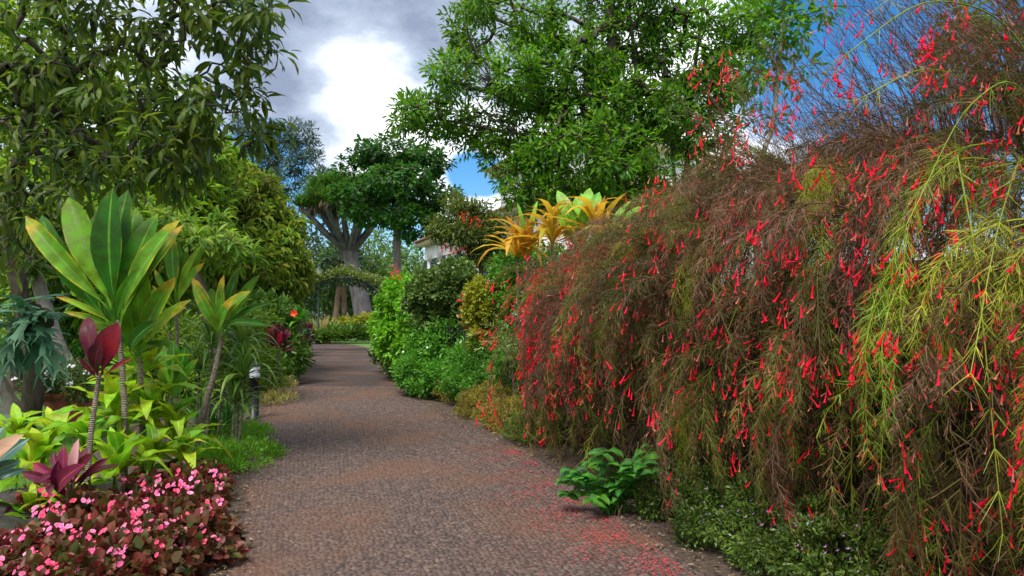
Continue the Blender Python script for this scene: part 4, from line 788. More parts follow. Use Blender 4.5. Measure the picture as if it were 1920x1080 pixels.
c = at(603, 640, 47.5) * np.array([1, 1, 0]); n = 260; d = unit(np.c_[rng.normal(size=(n, 2)) * .35, np.ones(n)]); t = thing('tall_grass_clump', 'pale upright ornamental grass clump beside the lamp post', 'grass clump', c); g = Geo(); inst(g, blade(strap(.014), 3, 1, .05, .1), c + rng.normal(0, .25, (n, 3)) * np.array([1, 1, 0]), frames(d, np.tile([0, -1., .2], (n, 1))), rng.uniform(1.2, 2.1, n), rng.random(n)); g.build('blades', M['drygrass'], t, False, 'stuff')
shrub('yellow_green_bush', 'yellow-green bush in the sun behind the bank', at(650, 640, 53) * np.array([1, 1, 0]), [ell(655, 612, 53, 1.2, .6), ell(625, 620, 52, .9, .6), ell(690, 600, 54, 1.0, .5)], 260, R_ov, 14, .25, M['leaf_yellow'], seed=131, clus_r=.2)
shrub('dark_bush', 'blackish bush at the left foot of the arch', at(568, 650, 33) * np.array([1, 1, 0]), [ell(570, 625, 33, .4, .6), ell(562, 640, 33, .35, .4)], 160, R_ov, 14, .12, M['leaf_red_dark'], seed=132, clus_r=.12)
# ------------------------------------------------------------------ firecracker hedge on the right
def spray_template(seed, nodes=20, per=5, sub=2, seg=2, arch_=.9, L=1.3, width=.0022, g_=2.2, stemr=.0065, sn=22, sides=4, sag=.05):
    """one weeping stem from the origin, growing along +Y and up, then hanging; whorls of thread-like twigs. returns stem and twig templates and twig tips"""
    r = np.random.default_rng(seed); n = 22; ds = L / n; p = np.zeros(3); d = np.array([r.normal(0, .12), math.cos(arch_), math.sin(arch_)]); pts = [p.copy()]
    for i in range(n):
        d = unit(d + np.array([r.normal(0, .04), 0, -g_ * ds * (1 if d[2] > -.9 else .2)])); p = p + d * ds; pts.append(p.copy())
    pts = np.array(pts); tan = unit(np.gradient(pts, axis=0)); gs = Geo(); sp_ = pts[np.linspace(0, n, sn + 1).astype(int)]; gs.add(*tube(sp_, np.linspace(stemr, stemr * .3, sn + 1), sides)); S = (np.concatenate(gs.V), gs.F, np.concatenate(gs.A))
    B, D, Ln, W = [], [], [], []
    ii = np.linspace(3, n, nodes).astype(int)
    for i in ii:
        for k in range(per):
            rad = unit(np.cross(tan[i], r.normal(size=3))); f = 1 - .45 * i / n; l = r.uniform(.09, .24) * f; dd = unit(tan[i] * r.uniform(.5, 1.1) + rad * r.uniform(.4, .9) + np.array([0, 0, -.25]))
            B.append(pts[i]); D.append(dd); Ln.append(l); W.append(1.)
            for j in range(sub):
                q = r.uniform(.3, .9); B.append(pts[i] + dd * l * q); D.append(unit(dd + r.normal(0, .55, 3) + np.array([0, 0, -.3]))); Ln.append(l * r.uniform(.35, .65)); W.append(.8)
    B, D, Ln, W = map(np.array, (B, D, Ln, W)); m = len(B); T = blade(lambda u: 1. - .6 * u, seg, 1, sag, 0)
    gt = Geo(); inst(gt, T, B, frames(D, r.normal(size=(m, 3)) * .6 + np.array([0, 0, 1.])), np.c_[W * width * .5, Ln, Ln], r.random(m) * .35)
    return S, (np.concatenate(gt.V), gt.F, np.concatenate(gt.A)), B + D * Ln[:, None]
def rich_spray(seed, arch_, L, width):
    """a clump of three weeping stems with curved threads"""
    gS, gT, tips = Geo(), Geo(), []; r = np.random.default_rng(seed)
    for j in range(3):
        S, T, tp = spray_template(seed + j, 24, 6, 2, 3, arch_=arch_ + r.normal(0, .18), L=L * r.uniform(.75, 1.1), width=width, sag=.13); a = r.normal(0, .35) if j else 0.; Rm = np.array([[math.cos(a), -math.sin(a), 0], [math.sin(a), math.cos(a), 0], [0, 0, 1]]); sh = r.normal(0, .06, 3) * (j > 0)
        gS.add(S[0] @ Rm.T + sh, S[1], S[2]); gT.add(T[0] @ Rm.T + sh, T[1], T[2]); tips.append(tp @ Rm.T + sh)
    f = lambda g: (np.concatenate(g.V), g.F, np.concatenate(g.A)); return f(gS), f(gT), np.concatenate(tips)
FACE = np.array([(3.0, -.6), (2.8, .6), (2.5, 1.9), (2.2, 3.0), (1.68, 4.6), (1.24, 5.6), (.90, 6.7), (.55, 8.0), (.38, 8.9), (.5, 10.0), (1.1, 10.9)])     # foot of the hanging face, near to far
fc = smooth_path(np.c_[FACE, np.zeros(len(FACE))], 120)[:, :2]; ft = unit(np.gradient(fc, axis=0)); fn = np.c_[-ft[:, 1], ft[:, 0]]     # outward
fn = np.where((fn[:, 0] * -1 + fn[:, 1] * -.2 < 0)[:, None], -fn, fn)
fs = np.concatenate([[0], np.cumsum(np.linalg.norm(np.diff(fc, axis=0), axis=1))]); FL = fs[-1]
def hz(y): return np.interp(y, [0, 3, 5, 7, 9, 11], [2.5, 2.6, 2.62, 2.55, 2.42, 2.35])
def face(s, t, inset=0.):
    """point on the hanging face: s metres along, t 0 at the crest .. 1 at the foot"""
    i = np.interp(s, fs, np.arange(len(fs))); c = np.c_[np.interp(i, np.arange(len(fs)), fc[:, 0]), np.interp(i, np.arange(len(fs)), fc[:, 1])]; nn = unit(np.c_[np.interp(i, np.arange(len(fs)), fn[:, 0]), np.interp(i, np.arange(len(fs)), fn[:, 1])])
    H = hz(c[:, 1]); out = -1.15 * (1 - np.sin(np.clip(t, 0, 1) ** .75 * math.pi / 2)) + .12 * np.sin(np.clip(t, 0, 1) * math.pi) + .10 * np.sin(s * 2.1 + 1) * np.sin(t * 4 + s)
    z = H * (np.cos(np.clip(t, 0, 1) * math.pi / 2) ** .62) * .9 + .22; p = c + nn * (out - inset)[:, None]
    return np.c_[p, z], nn
def tubeflower_low():
    V, F = lathe([(.05, 0), (.09, .75), (.2, 1.0)], 4); V = V[:, [0, 2, 1]]; A = np.zeros((len(V), 3)); A[:, 1] = V[:, 1]; return V, F, A
def firecracker():
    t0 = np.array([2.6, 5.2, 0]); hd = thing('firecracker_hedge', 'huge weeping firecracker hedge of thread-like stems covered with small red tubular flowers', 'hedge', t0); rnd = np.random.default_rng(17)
    # thatch of old stems inside, gap shade put into its colour
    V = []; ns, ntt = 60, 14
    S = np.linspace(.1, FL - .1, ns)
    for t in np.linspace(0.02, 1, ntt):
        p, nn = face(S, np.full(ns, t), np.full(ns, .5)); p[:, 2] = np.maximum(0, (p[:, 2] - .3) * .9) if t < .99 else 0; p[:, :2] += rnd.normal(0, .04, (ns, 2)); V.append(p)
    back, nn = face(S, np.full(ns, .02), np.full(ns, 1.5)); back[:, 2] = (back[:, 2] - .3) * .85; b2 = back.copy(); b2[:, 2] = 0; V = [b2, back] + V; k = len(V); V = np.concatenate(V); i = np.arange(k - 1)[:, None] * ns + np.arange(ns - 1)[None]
    g = Geo(); g.add(V, [np.stack([i, i + 1, i + ns + 1, i + ns], -1).reshape(-1, 4)]); g.build('old_thatch', M['shaded_thatch'], hd, True)
    mats = ['spray_olive', 'spray_brown', 'spray_green']
    var = [(rich_spray(300 + 10 * k, arch_=[.2, .5, .8, 1.05][k % 4], L=[1.0, 1.25, 1.5][k % 3], width=.0040), mats[[0, 1, 1, 0, 1, 2, 1, 1, 0, 2, 0, 1][k]]) for k in range(12)]
    lite = [spray_template(340 + k, 15, 4, 1, 1, arch_=[.1, .4, .7, 1.0][k % 4], L=[1.0, 1.3, 1.5][k % 3], width=.0046, stemr=.0055, sn=7, sides=3) for k in range(9)]
    # stuff: the mass of sprays
    N_ = 1450; s = rnd.uniform(.9, FL, N_); t = rnd.random(N_) ** .9 * .98; p, nn = face(s, t, rnd.uniform(.2, .6, N_)); yaw = rnd.normal(0, .55, N_); cy, sy = np.cos(yaw), np.sin(yaw)
    d = np.c_[nn[:, 0] * cy - nn[:, 1] * sy, nn[:, 0] * sy + nn[:, 1] * cy, -.9 * t + rnd.normal(0, .25, N_)]; R = frames(d, np.tile([0, 0, 1.], (N_, 1)) + rnd.normal(0, .12, (N_, 3))); sc = rnd.uniform(.55, 1.05, N_)
    zz = rnd.random(N_); mi = np.where(zz < .40, 0, np.where(zz < .87, 1, 2)); gg = [Geo(), Geo(), Geo()]; vi = rnd.integers(0, 9, N_)
    for v in range(9):
        for m in range(3):
            q = (vi == v) & (mi == m); rn = rnd.random(q.sum()) * .9
            inst(gg[m], lite[v][0], p[q], R[q], sc[q], rn); inst(gg[m], lite[v][1], p[q], R[q], sc[q], rn)
    # back and crown of the hedge
    N2 = 380; s = rnd.uniform(.5, FL, N2); pb, nn = face(s, np.full(N2, .03), rnd.uniform(.1, 1.5, N2)); pb[:, 2] += rnd.uniform(-.5, .05, N2); a = rnd.uniform(0, 6.28, N2); R = frames(np.c_[np.cos(a), np.sin(a), rnd.uniform(-.2, .5, N2)], np.tile([0, 0, 1.], (N2, 1))); sc = rnd.uniform(.5, .9, N2); vi = rnd.integers(0, 9, N2)
    for v in range(9):
        q = vi == v; inst(gg[v % 2], lite[v][0], pb[q], R[q], sc[q], rnd.random(q.sum())); inst(gg[v % 2], lite[v][1], pb[q], R[q], sc[q], rnd.random(q.sum()))
    for m in range(3): gg[m].build('fine_sprays', M[mats[m]], hd, False, 'stuff')
    # single sprays: the ones that show largest
    mes = []
    for (Sx, Tx, tips), mn in var:
        g = Geo(); g.add(*Sx); g.add(*Tx); me = g.mesh('spray'); me.materials.append(M[mn]); mes.append(me)
    K = 285; s = np.concatenate([rnd.uniform(1.7, FL * .66, int(K * .62)), rnd.uniform(FL * .4, FL, K - int(K * .62))]); t = rnd.random(K) * .9; t[:60] = rnd.uniform(0, .1, 60); t = np.where((s > 6.2) & (s < 8.2), np.minimum(t, .62), t); p, nn = face(s, t, rnd.uniform(-.02, .22, K)); tips_w = []
    for i in range(K):
        v = rnd.integers(12); top = i < 60
        if top: v = [2, 3, 6, 7, 10, 11][rnd.integers(6)]
        ya = rnd.normal(0, .6 if not top else .9); c, s_ = math.cos(ya), math.sin(ya); d = np.array([nn[i, 0] * c - nn[i, 1] * s_, nn[i, 0] * s_ + nn[i, 1] * c, -.7 * t[i] + rnd.normal(0, .2) + (.35 if top else 0)])
        R = frames(d[None], (np.array([0, 0, 1.]) + rnd.normal(0, .12, 3))[None])[0]; k = rnd.uniform(.6, 1.0) * (1.05 if top else 1); place('spray', mes[v], hd, p[i] - (np.array([nn[i, 0], nn[i, 1], 0]) * .3 if top else 0), R, k)
        tp = var[v][0][2]; tp = tp[rnd.choice(len(tp), 70, False)]; tips_w.append((tp * k) @ R.T + p[i])
    # long arching canes against the sky
    gc = Geo()
    for px, py, ex, ey, Y, r in ((1930, 110, 1560, 120, 3.4, .007), (1935, 200, 1700, 420, 3.2, .006), (1900, 250, 1600, 190, 4.0, .006), (1940, 330, 1820, 700, 2.9, .006), (1750, 280, 1500, 560, 4.3, .006), (1560, 330, 1330, 700, 5.0, .006), (1880, 40, 1650, 10, 4.2, .005), (1800, 300, 1880, 1000, 2.9, .006), (1700, 330, 1650, 900, 3.6, .005)):
        a, e = at(px, py, Y + .3), at(ex, ey, Y - .25); a0 = a + np.array([.5, .3, -1.2]); m = (a + e) / 2 + np.array([0, 0, .22 + .1 * abs(ex - px) / 400]); pts = smooth_path([a0, a, m, e], 22); gcc = Geo(); gcc.add(*tube(pts, np.linspace(r, r * .3, 22), 6))
        tn = unit(np.gradient(pts, axis=0)); ii = np.repeat(np.arange(6, 22), 7); n = len(ii); rad = unit(np.cross(tn[ii], rnd.normal(size=(n, 3)))); dd = unit(tn[ii] * .8 + rad * .7 + np.array([0, 0, -.2])); ln = rnd.uniform(.06, .17, n)
        inst(gcc, blade(lambda u: 1 - .6 * u, 2, 1, .05, 0), pts[ii], frames(dd, rnd.normal(size=(n, 3))), np.c_[np.full(n, .0014), ln, ln], rnd.random(n) * .3); gcc.build('cane', M['spray_green'], hd)
    # sparse dark twigs reaching above the hedge
    g = Geo()
    for k in range(430):
        px = rnd.uniform(1400, 1990); top = np.interp(px, [1380, 1550, 1700, 1930], [330, 250, 160, 60]); Y = np.interp(px, [1380, 1930], [6.8, 4.2]) + rnd.normal(0, .4)
        e = at(px - rnd.uniform(30, 150), top - rnd.uniform(-60, 190), Y - .2); a = at(px + rnd.uniform(0, 90), top + rnd.uniform(120, 220), Y + .2); m = (a + e) / 2 + np.array([.1, 0, .12]); pts = smooth_path([a, m, e], 9); g.add(*tube(pts, np.linspace(.004, .0014, 9), 4), )
        tn = unit(np.gradient(pts, axis=0)); ii = np.repeat(np.arange(2, 9), 4); n = len(ii); rad = unit(np.cross(tn[ii], rnd.normal(size=(n, 3)))); ln = rnd.uniform(.05, .16, n); inst(g, blade(lambda u: 1 - .6 * u, 1, 1, .0, 0), pts[ii], frames(unit(tn[ii] + rad * .7), rnd.normal(size=(n, 3))), np.c_[np.full(n, .0013), ln, ln], rnd.random(n)); tips_w.append(pts[-3:]); tips_w.append(pts[4:6])
    g.build('twigs', M['spray_brown'], hd, False, 'stuff')
    # flowers in small hanging clusters
    FT = T_tub; TW = np.concatenate(tips_w); TW = TW[TW[:, 1] > 1.3]; cx_ = (TW[:, 0] / TW[:, 1] * 1280 // 34).astype(int); cz_ = ((TW[:, 2] - 1.6) / TW[:, 1] * 1280 // 34).astype(int); od = np.argsort(np.linalg.norm(TW - np.array([0, 0, 1.6]), axis=1)); seen, outer = {}, []
    for i in od:                        # the outermost twig tips carry most of the bloom
        k_ = (cx_[i], cz_[i]); seen[k_] = seen.get(k_, 0) + 1
        if seen[k_] <= 3: outer.append(i)
    TW = TW[np.array(outer)]; cl = TW[rnd.choice(len(TW), 620, True)]; T_lo = tubeflower_low()
    s = np.concatenate([rnd.uniform(2.0, FL, 420), FL - np.abs(rnd.normal(0, 2.8, 900))]); s = np.clip(s, 2.0, FL - .05); nq = len(s); t = rnd.random(nq) ** 1.2 * .95; pf, nf = face(s, t, rnd.uniform(-.22, -.04, nq)); cl = np.concatenate([cl, pf]); pos, dirs = [], []
    extra = [(1660, 640, 3.0, 12), (1735, 75, 4.2, 12), (1400, 400, 5.2, 16), (1440, 530, 4.6, 16), (1220, 390, 7.0, 18), (1200, 380, 7.2, 12), (1000, 520, 9.2, 24), (960, 540, 9.4, 16), (1085, 640, 7.6, 18), (1090, 455, 8.4, 14), (1270, 400, 6.6, 10), (1430, 510, 4.6, 12), (1720, 440, 3.5, 10), (1570, 150, 5.2, 10), (1590, 160, 5.2, 8), (1400, 220, 6.6, 14), (1320, 620, 5.4, 10), (1000, 700, 8.6, 14), (1030, 590, 8.4, 18), (1160, 500, 7.4, 12), (960, 590, 9.2, 14), (1060, 560, 8, 14)]
    E = [np.array([*at(px + rnd.normal(0, 13), py + rnd.normal(0, 17), Y)]) for px, py, Y, n in extra for _ in range(n)]
    for c in cl:
        for _ in range(1 + int(rnd.random() ** 2.2 * 11)): pos.append(c + rnd.normal(0, .05, 3) * np.array([1, 1, 1.5]))
    pos = np.concatenate([np.array(pos), np.array(E)]); n = len(pos); dirs = unit(rnd.normal(0, .5, (n, 3)) + np.array([-.35, -.15, -1.35])); R = frames(dirs, rnd.normal(size=(n, 3))); dist = np.linalg.norm(pos - np.array([0, 0, CAM_H]), axis=1); sc = rnd.uniform(.040, .078, n) * np.interp(dist, [2, 9], [.8, 1.3])
    frac = rnd.random(n); faded = frac < .22; sc[faded] *= .75; vis = (np.abs(pos[:, 0]) / np.maximum(pos[:, 1], .1) < .75) & (pos[:, 1] > 1.2); order = np.argsort(np.where(vis & ~faded, dist / sc, 1e9))[:290]; single = np.zeros(n, bool); single[order] = True
    # small buds and calyces all over the twig tips give the hedge its rusty red cast
    nb = 9000; ib = rnd.integers(0, len(TW), nb); pb_ = TW[ib] + rnd.normal(0, .05, (nb, 3)); s = np.clip(np.concatenate([FL - np.abs(rnd.normal(0, 3.2, 4500))]), 2., FL - .05); pq, _ = face(s, rnd.random(4500) ** 1.1, rnd.uniform(-.25, 0, 4500)); pb_ = np.concatenate([pb_, pq]); nb = len(pb_)
    g = Geo(); inst(g, rhomb(.14), pb_, frames(unit(rnd.normal(0, .6, (nb, 3)) + np.array([-.2, -.1, -1.])), rnd.normal(size=(nb, 3))), rnd.uniform(.014, .036, nb), rnd.random(nb)); g.build('buds', M['bud'], hd, False, 'stuff')
    W = np.array([.85, 1, .85]); SC = sc[:, None] * W[None]; me = tmesh('flower', FT, M['flower_red'])
    for i in order: place('flower', me, hd, pos[i], R[i], SC[i])
    g = Geo(); q = ~single & ~faded; inst(g, T_lo, pos[q], R[q], SC[q], rnd.random(q.sum())); g.build('small_flowers', M['flower_red'], hd, True, 'stuff')
    g = Geo(); inst(g, T_lo, pos[faded], R[faded], SC[faded], rnd.random(faded.sum())); g.build('faded_flowers', M['flower_faded'], hd, True, 'stuff')
    g = Geo(); pk = pos - dirs * (.04 + .05 * rnd.random(n))[:, None] * np.array([.4, .4, 1.]); frusta(g, pk, pos, np.full(n, .0018), np.full(n, .0018), 3); g.build('flower_stalks', M['spray_brown'], hd, False, 'stuff')
firecracker()

# golden and green strap plants growing through the crest of the hedge
def aimed(name, label, cat, base, head, leaves, mats, prof, stem_mat='cane', sr=.03, group=None, Y=None, sag=.12, up=(0, -1, .5), wv=.1, fine=(11, 4), cup=.3, seed=0):
    """plant whose leaves are given by their tips: (px, py, depth offset, width, material index, sag)"""
    rnd = np.random.default_rng(seed); base = np.array(base, float); head = np.array(head, float); t = thing(name, label, cat, base, group)
    if np.linalg.norm(head - base) > .05: g = Geo(); g.add(*tube(smooth_path([base, (base + head) / 2 + np.array([.02, .02, 0]), head], 12), np.linspace(sr, sr * .8, 12), 9)); g.build('stem', M[stem_mat], t, True)
    cache = {}
    for i, lf in enumerate(leaves):
        px, py, dy, w, mi, sg = list(lf) + [1., 0, sag][len(lf) - 3:]
        tip = at(px, py, head[1] + dy); k = (mi, round(sg, 2), i % 3)
        if k not in cache: cache[k] = tmesh('leaf', blade(prof, fine[0], fine[1], sg, cup, wv, seed=seed + i), M[mats[mi]])
        b0 = head + rnd.normal(0, .015, 3) * np.array([1, 1, .5]) - np.array([0, 0, .01 * i]); d = tip - b0; upv = np.array(up) + np.array([0, 0, .0]) + rnd.normal(0, .15, 3); leaf_to(cache[k], t, b0, tip, upv, w)
    return t
Yb = 11.0
hb = at(1085, 470, Yb)
aimed('giant_leaf_plant', 'upright cluster of broad pale green leaves above the red hedge', 'plant', hb * np.array([1, 1, 0]), hb, [(1045, 357, .1, 1.1), (1062, 380, -.2, .9), (1080, 368, -.1, 1), (1090, 362, .2, 1), (1106, 352, .2, 1.05), (1124, 360, .1, 1.1), (1118, 378, -.2, 1.1), (1095, 385, -.3, .9), (1045, 400, -.3, 1.2), (1075, 395, -.35, 1.), (1108, 395, -.35, .9)], ['leaf_brom'], ti_prof(.095), sr=.06, seed=3)
hb2 = at(990, 472, Yb + .3)
aimed('gold_strap_plant', 'clump of drooping golden-yellow strap leaves with two green ones', 'plant', hb2 * np.array([1, 1, 0]), hb2, [(970, 380, 0, .8, 1, .03), (1008, 376, 0, .8, 1, .03), (935, 410, -.2, .9, 0, .16), (925, 440, -.2, 1, 0, .25), (940, 455, -.4, 1., 0, .3), (950, 415, .1, .9, 0, .2), (1010, 412, -.1, 1.1, 0, .1), (1035, 415, .1, 1.1, 0, .15), (1050, 430, -.1, 1., 0, .22), (1030, 440, -.4, 1.2, 0, .3), (985, 405, -.3, 1., 0, .1), (1060, 455, -.2, .9, 0, .25), (1045, 398, .2, .8, 0, .12), (960, 440, -.5, 1.1, 0, .3), (1000, 420, -.5, 1.2, 0, .2), (1020, 465, -.5, 1., 0, .3), (975, 425, -.4, 1.1, 0, .2)], ['leaf_orange', 'leaf_brom'], lance(.075, .45, .25), sr=.05, seed=4, up=(0, -.35, 1))
hb3 = at(1150, 440, 9.0)
aimed('gold_strap_plant', 'smaller golden and green strap plant half sunk in the red hedge', 'plant', hb3 * np.array([1, 1, 0]), hb3, [(1185, 375, .1, 1.2, 1), (1215, 385, .1, 1.1, 1), (1140, 395, 0, 1, 0, .15), (1120, 410, -.2, 1, 0, .2), (1165, 400, -.2, 1, 0, .1), (1110, 430, -.2, 1.1, 0, .3), (1190, 415, -.2, 1, 0, .2), (1080, 440, -.3, .9, 0, .25)], ['leaf_orange', 'leaf_brom'], lance(.09, .45, .25), sr=.05, seed=5, up=(0, -.35, 1))

for k, (px, py, Y, lab) in enumerate([(970, 474, 11.6, 'arching golden strap-leaf clump at the far end of the hedge crest'), (1035, 448, 10.9, 'golden strap-leaf clump in front of the upright pale green leaves'), (1120, 440, 10.4, 'amber strap-leaf clump low at the crest below the pale green leaves')]):
    h = at(px, py, Y); rosette('gold_strap_plant', lab, 'plant', h * np.array([1, 1, 0]), 32, .85, lance(.06, .45, .25), M['leaf_orange'], stem=float(h[2]), spread=(.5, 1.75), seed=400 + k, sag=.22, wv=.2, sr=.03, group='golden strap plants on the hedge crest')

shrub('crest_shrub', 'dark leafy shrub below the golden strap leaves behind the hedge end', at(985, 600, 12.4) * np.array([1, 1, 0]), [ell(965, 520, 12.4, .5, .45), ell(1010, 505, 12.6, .5, .45), ell(985, 570, 12.4, .7, .6), ell(1060, 510, 12.6, .6, .5)], 520, T_ovate, 11, .09, M['leaf_low'], seed=160, clus_r=.1, stems=8)

# green-leaved plant at the hedge foot
t = thing('broad_leaf_weed', 'bushy weed with heart-shaped bright green leaves at the hedge foot', 'plant', G(1145, 962)); rnd = np.random.default_rng(8); sg = Geo(); b0 = G(1145, 962)
mes = [tmesh('leaf', blade(lance(.29, .33, .12), 6, 4, s, .2, .2, seed=k), M['leaf_weed']) for k, s in enumerate((.06, .14, .2))]
for k in range(27):
    ex, ey = rnd.uniform(1055, 1225), rnd.uniform(835, 940); Y = b0[1] + rnd.uniform(-.4, .25) - .05; e = at(ex, ey, Y); pts = smooth_path([b0 + rnd.normal(0, .05, 3) * np.array([1, 1, 0]), (b0 + e) / 2 + np.array([0, 0, .08]), e], 9); sg.add(*tube(pts, np.linspace(.006, .0025, 9), 5))
    for i in range(2, 9):
        for s_ in (-1, 1):
            if rnd.random() < .25: continue
            d = unit(np.array([s_ * rnd.uniform(.4, 1), rnd.uniform(-1, .2), rnd.uniform(-.55, .25)])); leaf_to(mes[rnd.integers(3)], t, pts[i], pts[i] + d * rnd.uniform(.085, .15), (d[0] * .3, -.55, 1.))
sg.build('stems', M['leaf_low'], t, True, 'stuff')

# low violet-flowered cuphea bushes
GC = 'violet-flowered low bushes under the hedge'
T_tiny = flower_template(5, .3, T=blade(lance(.45, .6, .3), 1, 1, 0, 0))
for k, (px, py, r, h, lab) in enumerate([(1275, 975, .28, .42, 'low bush with tiny leaves beside the broad-leaved weed'), (1375, 1030, .30, .40, 'violet-flowered low bush in the middle of its row under the hedge'), (1490, 1075, .34, .40, 'violet-flowered low bush at the bottom picture edge under the hanging stems'), (1640, 1140, .4, .42, 'low bush under the hanging stems nearest the camera')]):
    c = G(px, py) + np.array([-.1, .12, 0])
    t = shrub('cuphea_bush', lab, c, [(c + np.array([0, 0, h * .5]), (r, r, h * .55)), (c + np.array([.25, .15, h * .5]), (r * .7, r * .7, h * .62)), (c + np.array([-.05, .25, h * .6]), (r * .6, r * .6, h * .65)), (c + np.array([-.12, -.08, h * .25]), (r * .5, r * .5, h * .35))], 560, rhomb(.2), 13, .034, M['leaf_cuphea'], group=GC, seed=140 + k, clus_r=.045, stems=18, srad=.004, spread=.6)
    mv = bpy.data.meshes.get('violet_flower') or tmesh('violet_flower', T_tiny, M['petal_violet'])
    for j in range(36 if k else 20):
        d = unit(np.array([rng.normal() - .4, rng.normal() - .6, abs(rng.normal()) + .2])); p = c + np.array([.05, .05, h * .5]) + d * np.array([r, r, h * .56]) * 1.04; place('flower', mv, t, p, frames(np.array([[.2, 1., .1]]), d[None])[0], rng.uniform(.014, .022))

# ------------------------------------------------------------------ fallen petals and litter
def scatter(name, label, cat, pts, mat, T, smin, smax, z=.03, parent=None):
    n = len(pts); a = rng.uniform(0, 6.28, n); d = np.c_[np.cos(a), np.sin(a), rng.normal(0, .12, n)]; g = Geo(); inst(g, T, np.c_[pts, np.full(n, z)], frames(d, np.tile([0, 0, 1.], (n, 1)) + rng.normal(0, .25, (n, 3))), rng.uniform(smin, smax, n), rng.random(n)); o = g.build(name, mat); tag(o, label, cat, kind='stuff')
Tp = blade(lance(.16, .5, .3), 2, 1, .15, 0)
n = 17000; Y = rng.uniform(3.6, 8.6, n); off = np.abs(rng.normal(.18, .34, n)) * np.interp(Y, [4, 8.5], [1.25, .75]); X = xr(Y) - .12 - off; drift = np.sin(X * 4.1 + Y * 2.3) + np.sin(X * 9.7 - Y * 6.1 + 1) + np.sin(Y * 13 + X * 5 + 2) * .8 + np.sin(X * 23 + Y * 17) * .6; keep = rng.random(n) < np.clip(.22 + .22 * drift, .03, .75); X, Y = X[keep], Y[keep]
scatter('fallen_petals', 'red fallen flower petals strewn over the path under the hedge', 'petals', np.c_[X, Y], M['petal_fallen'], Tp, .008, .024, .03)
n = 1500; Y = rng.uniform(3.4, 16, n); X = xl(Y) + (xr(Y) - xl(Y)) * rng.random(n)
scatter('path_litter', 'tiny pale bits of leaf litter over the path', 'litter', np.c_[X, Y], M['litter'], Tp, .010, .026, .036)
n = 2500; Y = 3.4 + 18.6 * rng.random(n) ** 1.5; sd = rng.random(n) < .42; X = np.where(sd, xl(Y) + rng.normal(-.02, .10, n), xr(Y) + rng.normal(.05, .13, n))
scatter('edge_litter', 'brown dry leaves gathered along the path edges', 'litter', np.c_[X, Y], M['litter'], T_leaf4[1], .015, .055, .034)

# ------------------------------------------------------------------ left bank of the path
# bollard light
b = G(476, 786); t = thing('bollard_light', 'black bollard light with ribbed white lens at the left path edge', 'bollard', b)
H = .92; g = Geo(); g.add(*lathe([(.11, 0), (.11, .02), (.075, .025), (.075, H * .70), (.08, H * .705), (.08, H * .73)], 20, b)); g.build('post', M['black_paint'], t, True)
g = Geo(); pr = []; nth = 40
V = []; th = np.arange(nth) * 2 * math.pi / nth
for z in (H * .731, H * .93): V += [[(.086 if i % 2 else .078) * math.cos(a) + b[0], (.086 if i % 2 else .078) * math.sin(a) + b[1], z] for i, a in enumerate(th)]
i = np.arange(nth); j = (i + 1) % nth; g.add(np.array(V), [np.stack([i, j, j + nth, i + nth], -1)]); g.build('lens', M['lamp_glass'], t)
g = Geo(); g.add(*lathe([(.094, H * .925), (.098, H * .935), (.095, H * .955), (.06, H * .985), (.02, H), (.001, H)], 20, b)); g.build('cap', M['black_paint'], t, True)

# terracotta pots
def pot(label, px, py, Y, r, h, mat):
    c = at(px, py, Y); c[2] = 0; t = thing('terracotta_pot', label, 'pot', c); g = Geo(); g.add(*lathe([(r * .62, 0), (r * .66, .01), (r * .96, h * .86), (r * .94, h * .87), (r * 1.04, h * .88), (r * 1.05, h * .985), (r * 1.02, h), (r * .92, h), (r * .9, h * .9), (.001, h * .9)], 28, c)); g.build('body', mat, t, True); return c
c = pot('large red-brown pot holding white-flowered plant on the lawn', 131, 800, 9.5, .33, .62, M['terracotta'])
pot('smaller weathered pot standing behind the large pot', 222, 780, 10.6, .26, .5, M['terracotta_old'])
t = shrub('white_flower_plant', 'trailing plant with white flower heads spilling from the large pot', c + np.array([0, 0, .56]), [(c + np.array([-.05, -.05, .78]), (.34, .32, .24)), (c + np.array([-.28, -.2, .68]), (.18, .15, .18)), (c + np.array([.2, -.2, .7]), (.2, .15, .16))], 230, rhomb(.14), 14, .07, M['leaf_shrub_dark'], cat='plant', seed=150, clus_r=.08, stems=10, srad=.004)
mw = tmesh('white_flower', T_fl5, M['petal_white'])
for k in range(26):
    p = c + np.array([rng.normal(-.12, .22), -.34 + rng.normal(0, .05), .86 + rng.normal(0, .11)])
    for j in range(5): place('flower', mw, t, p + rng.normal(0, .018, 3), frames(np.array([[1., .1, .2]]), np.array([[rng.normal() * .3, -.7, .6]]))[0], rng.uniform(.018, .028))

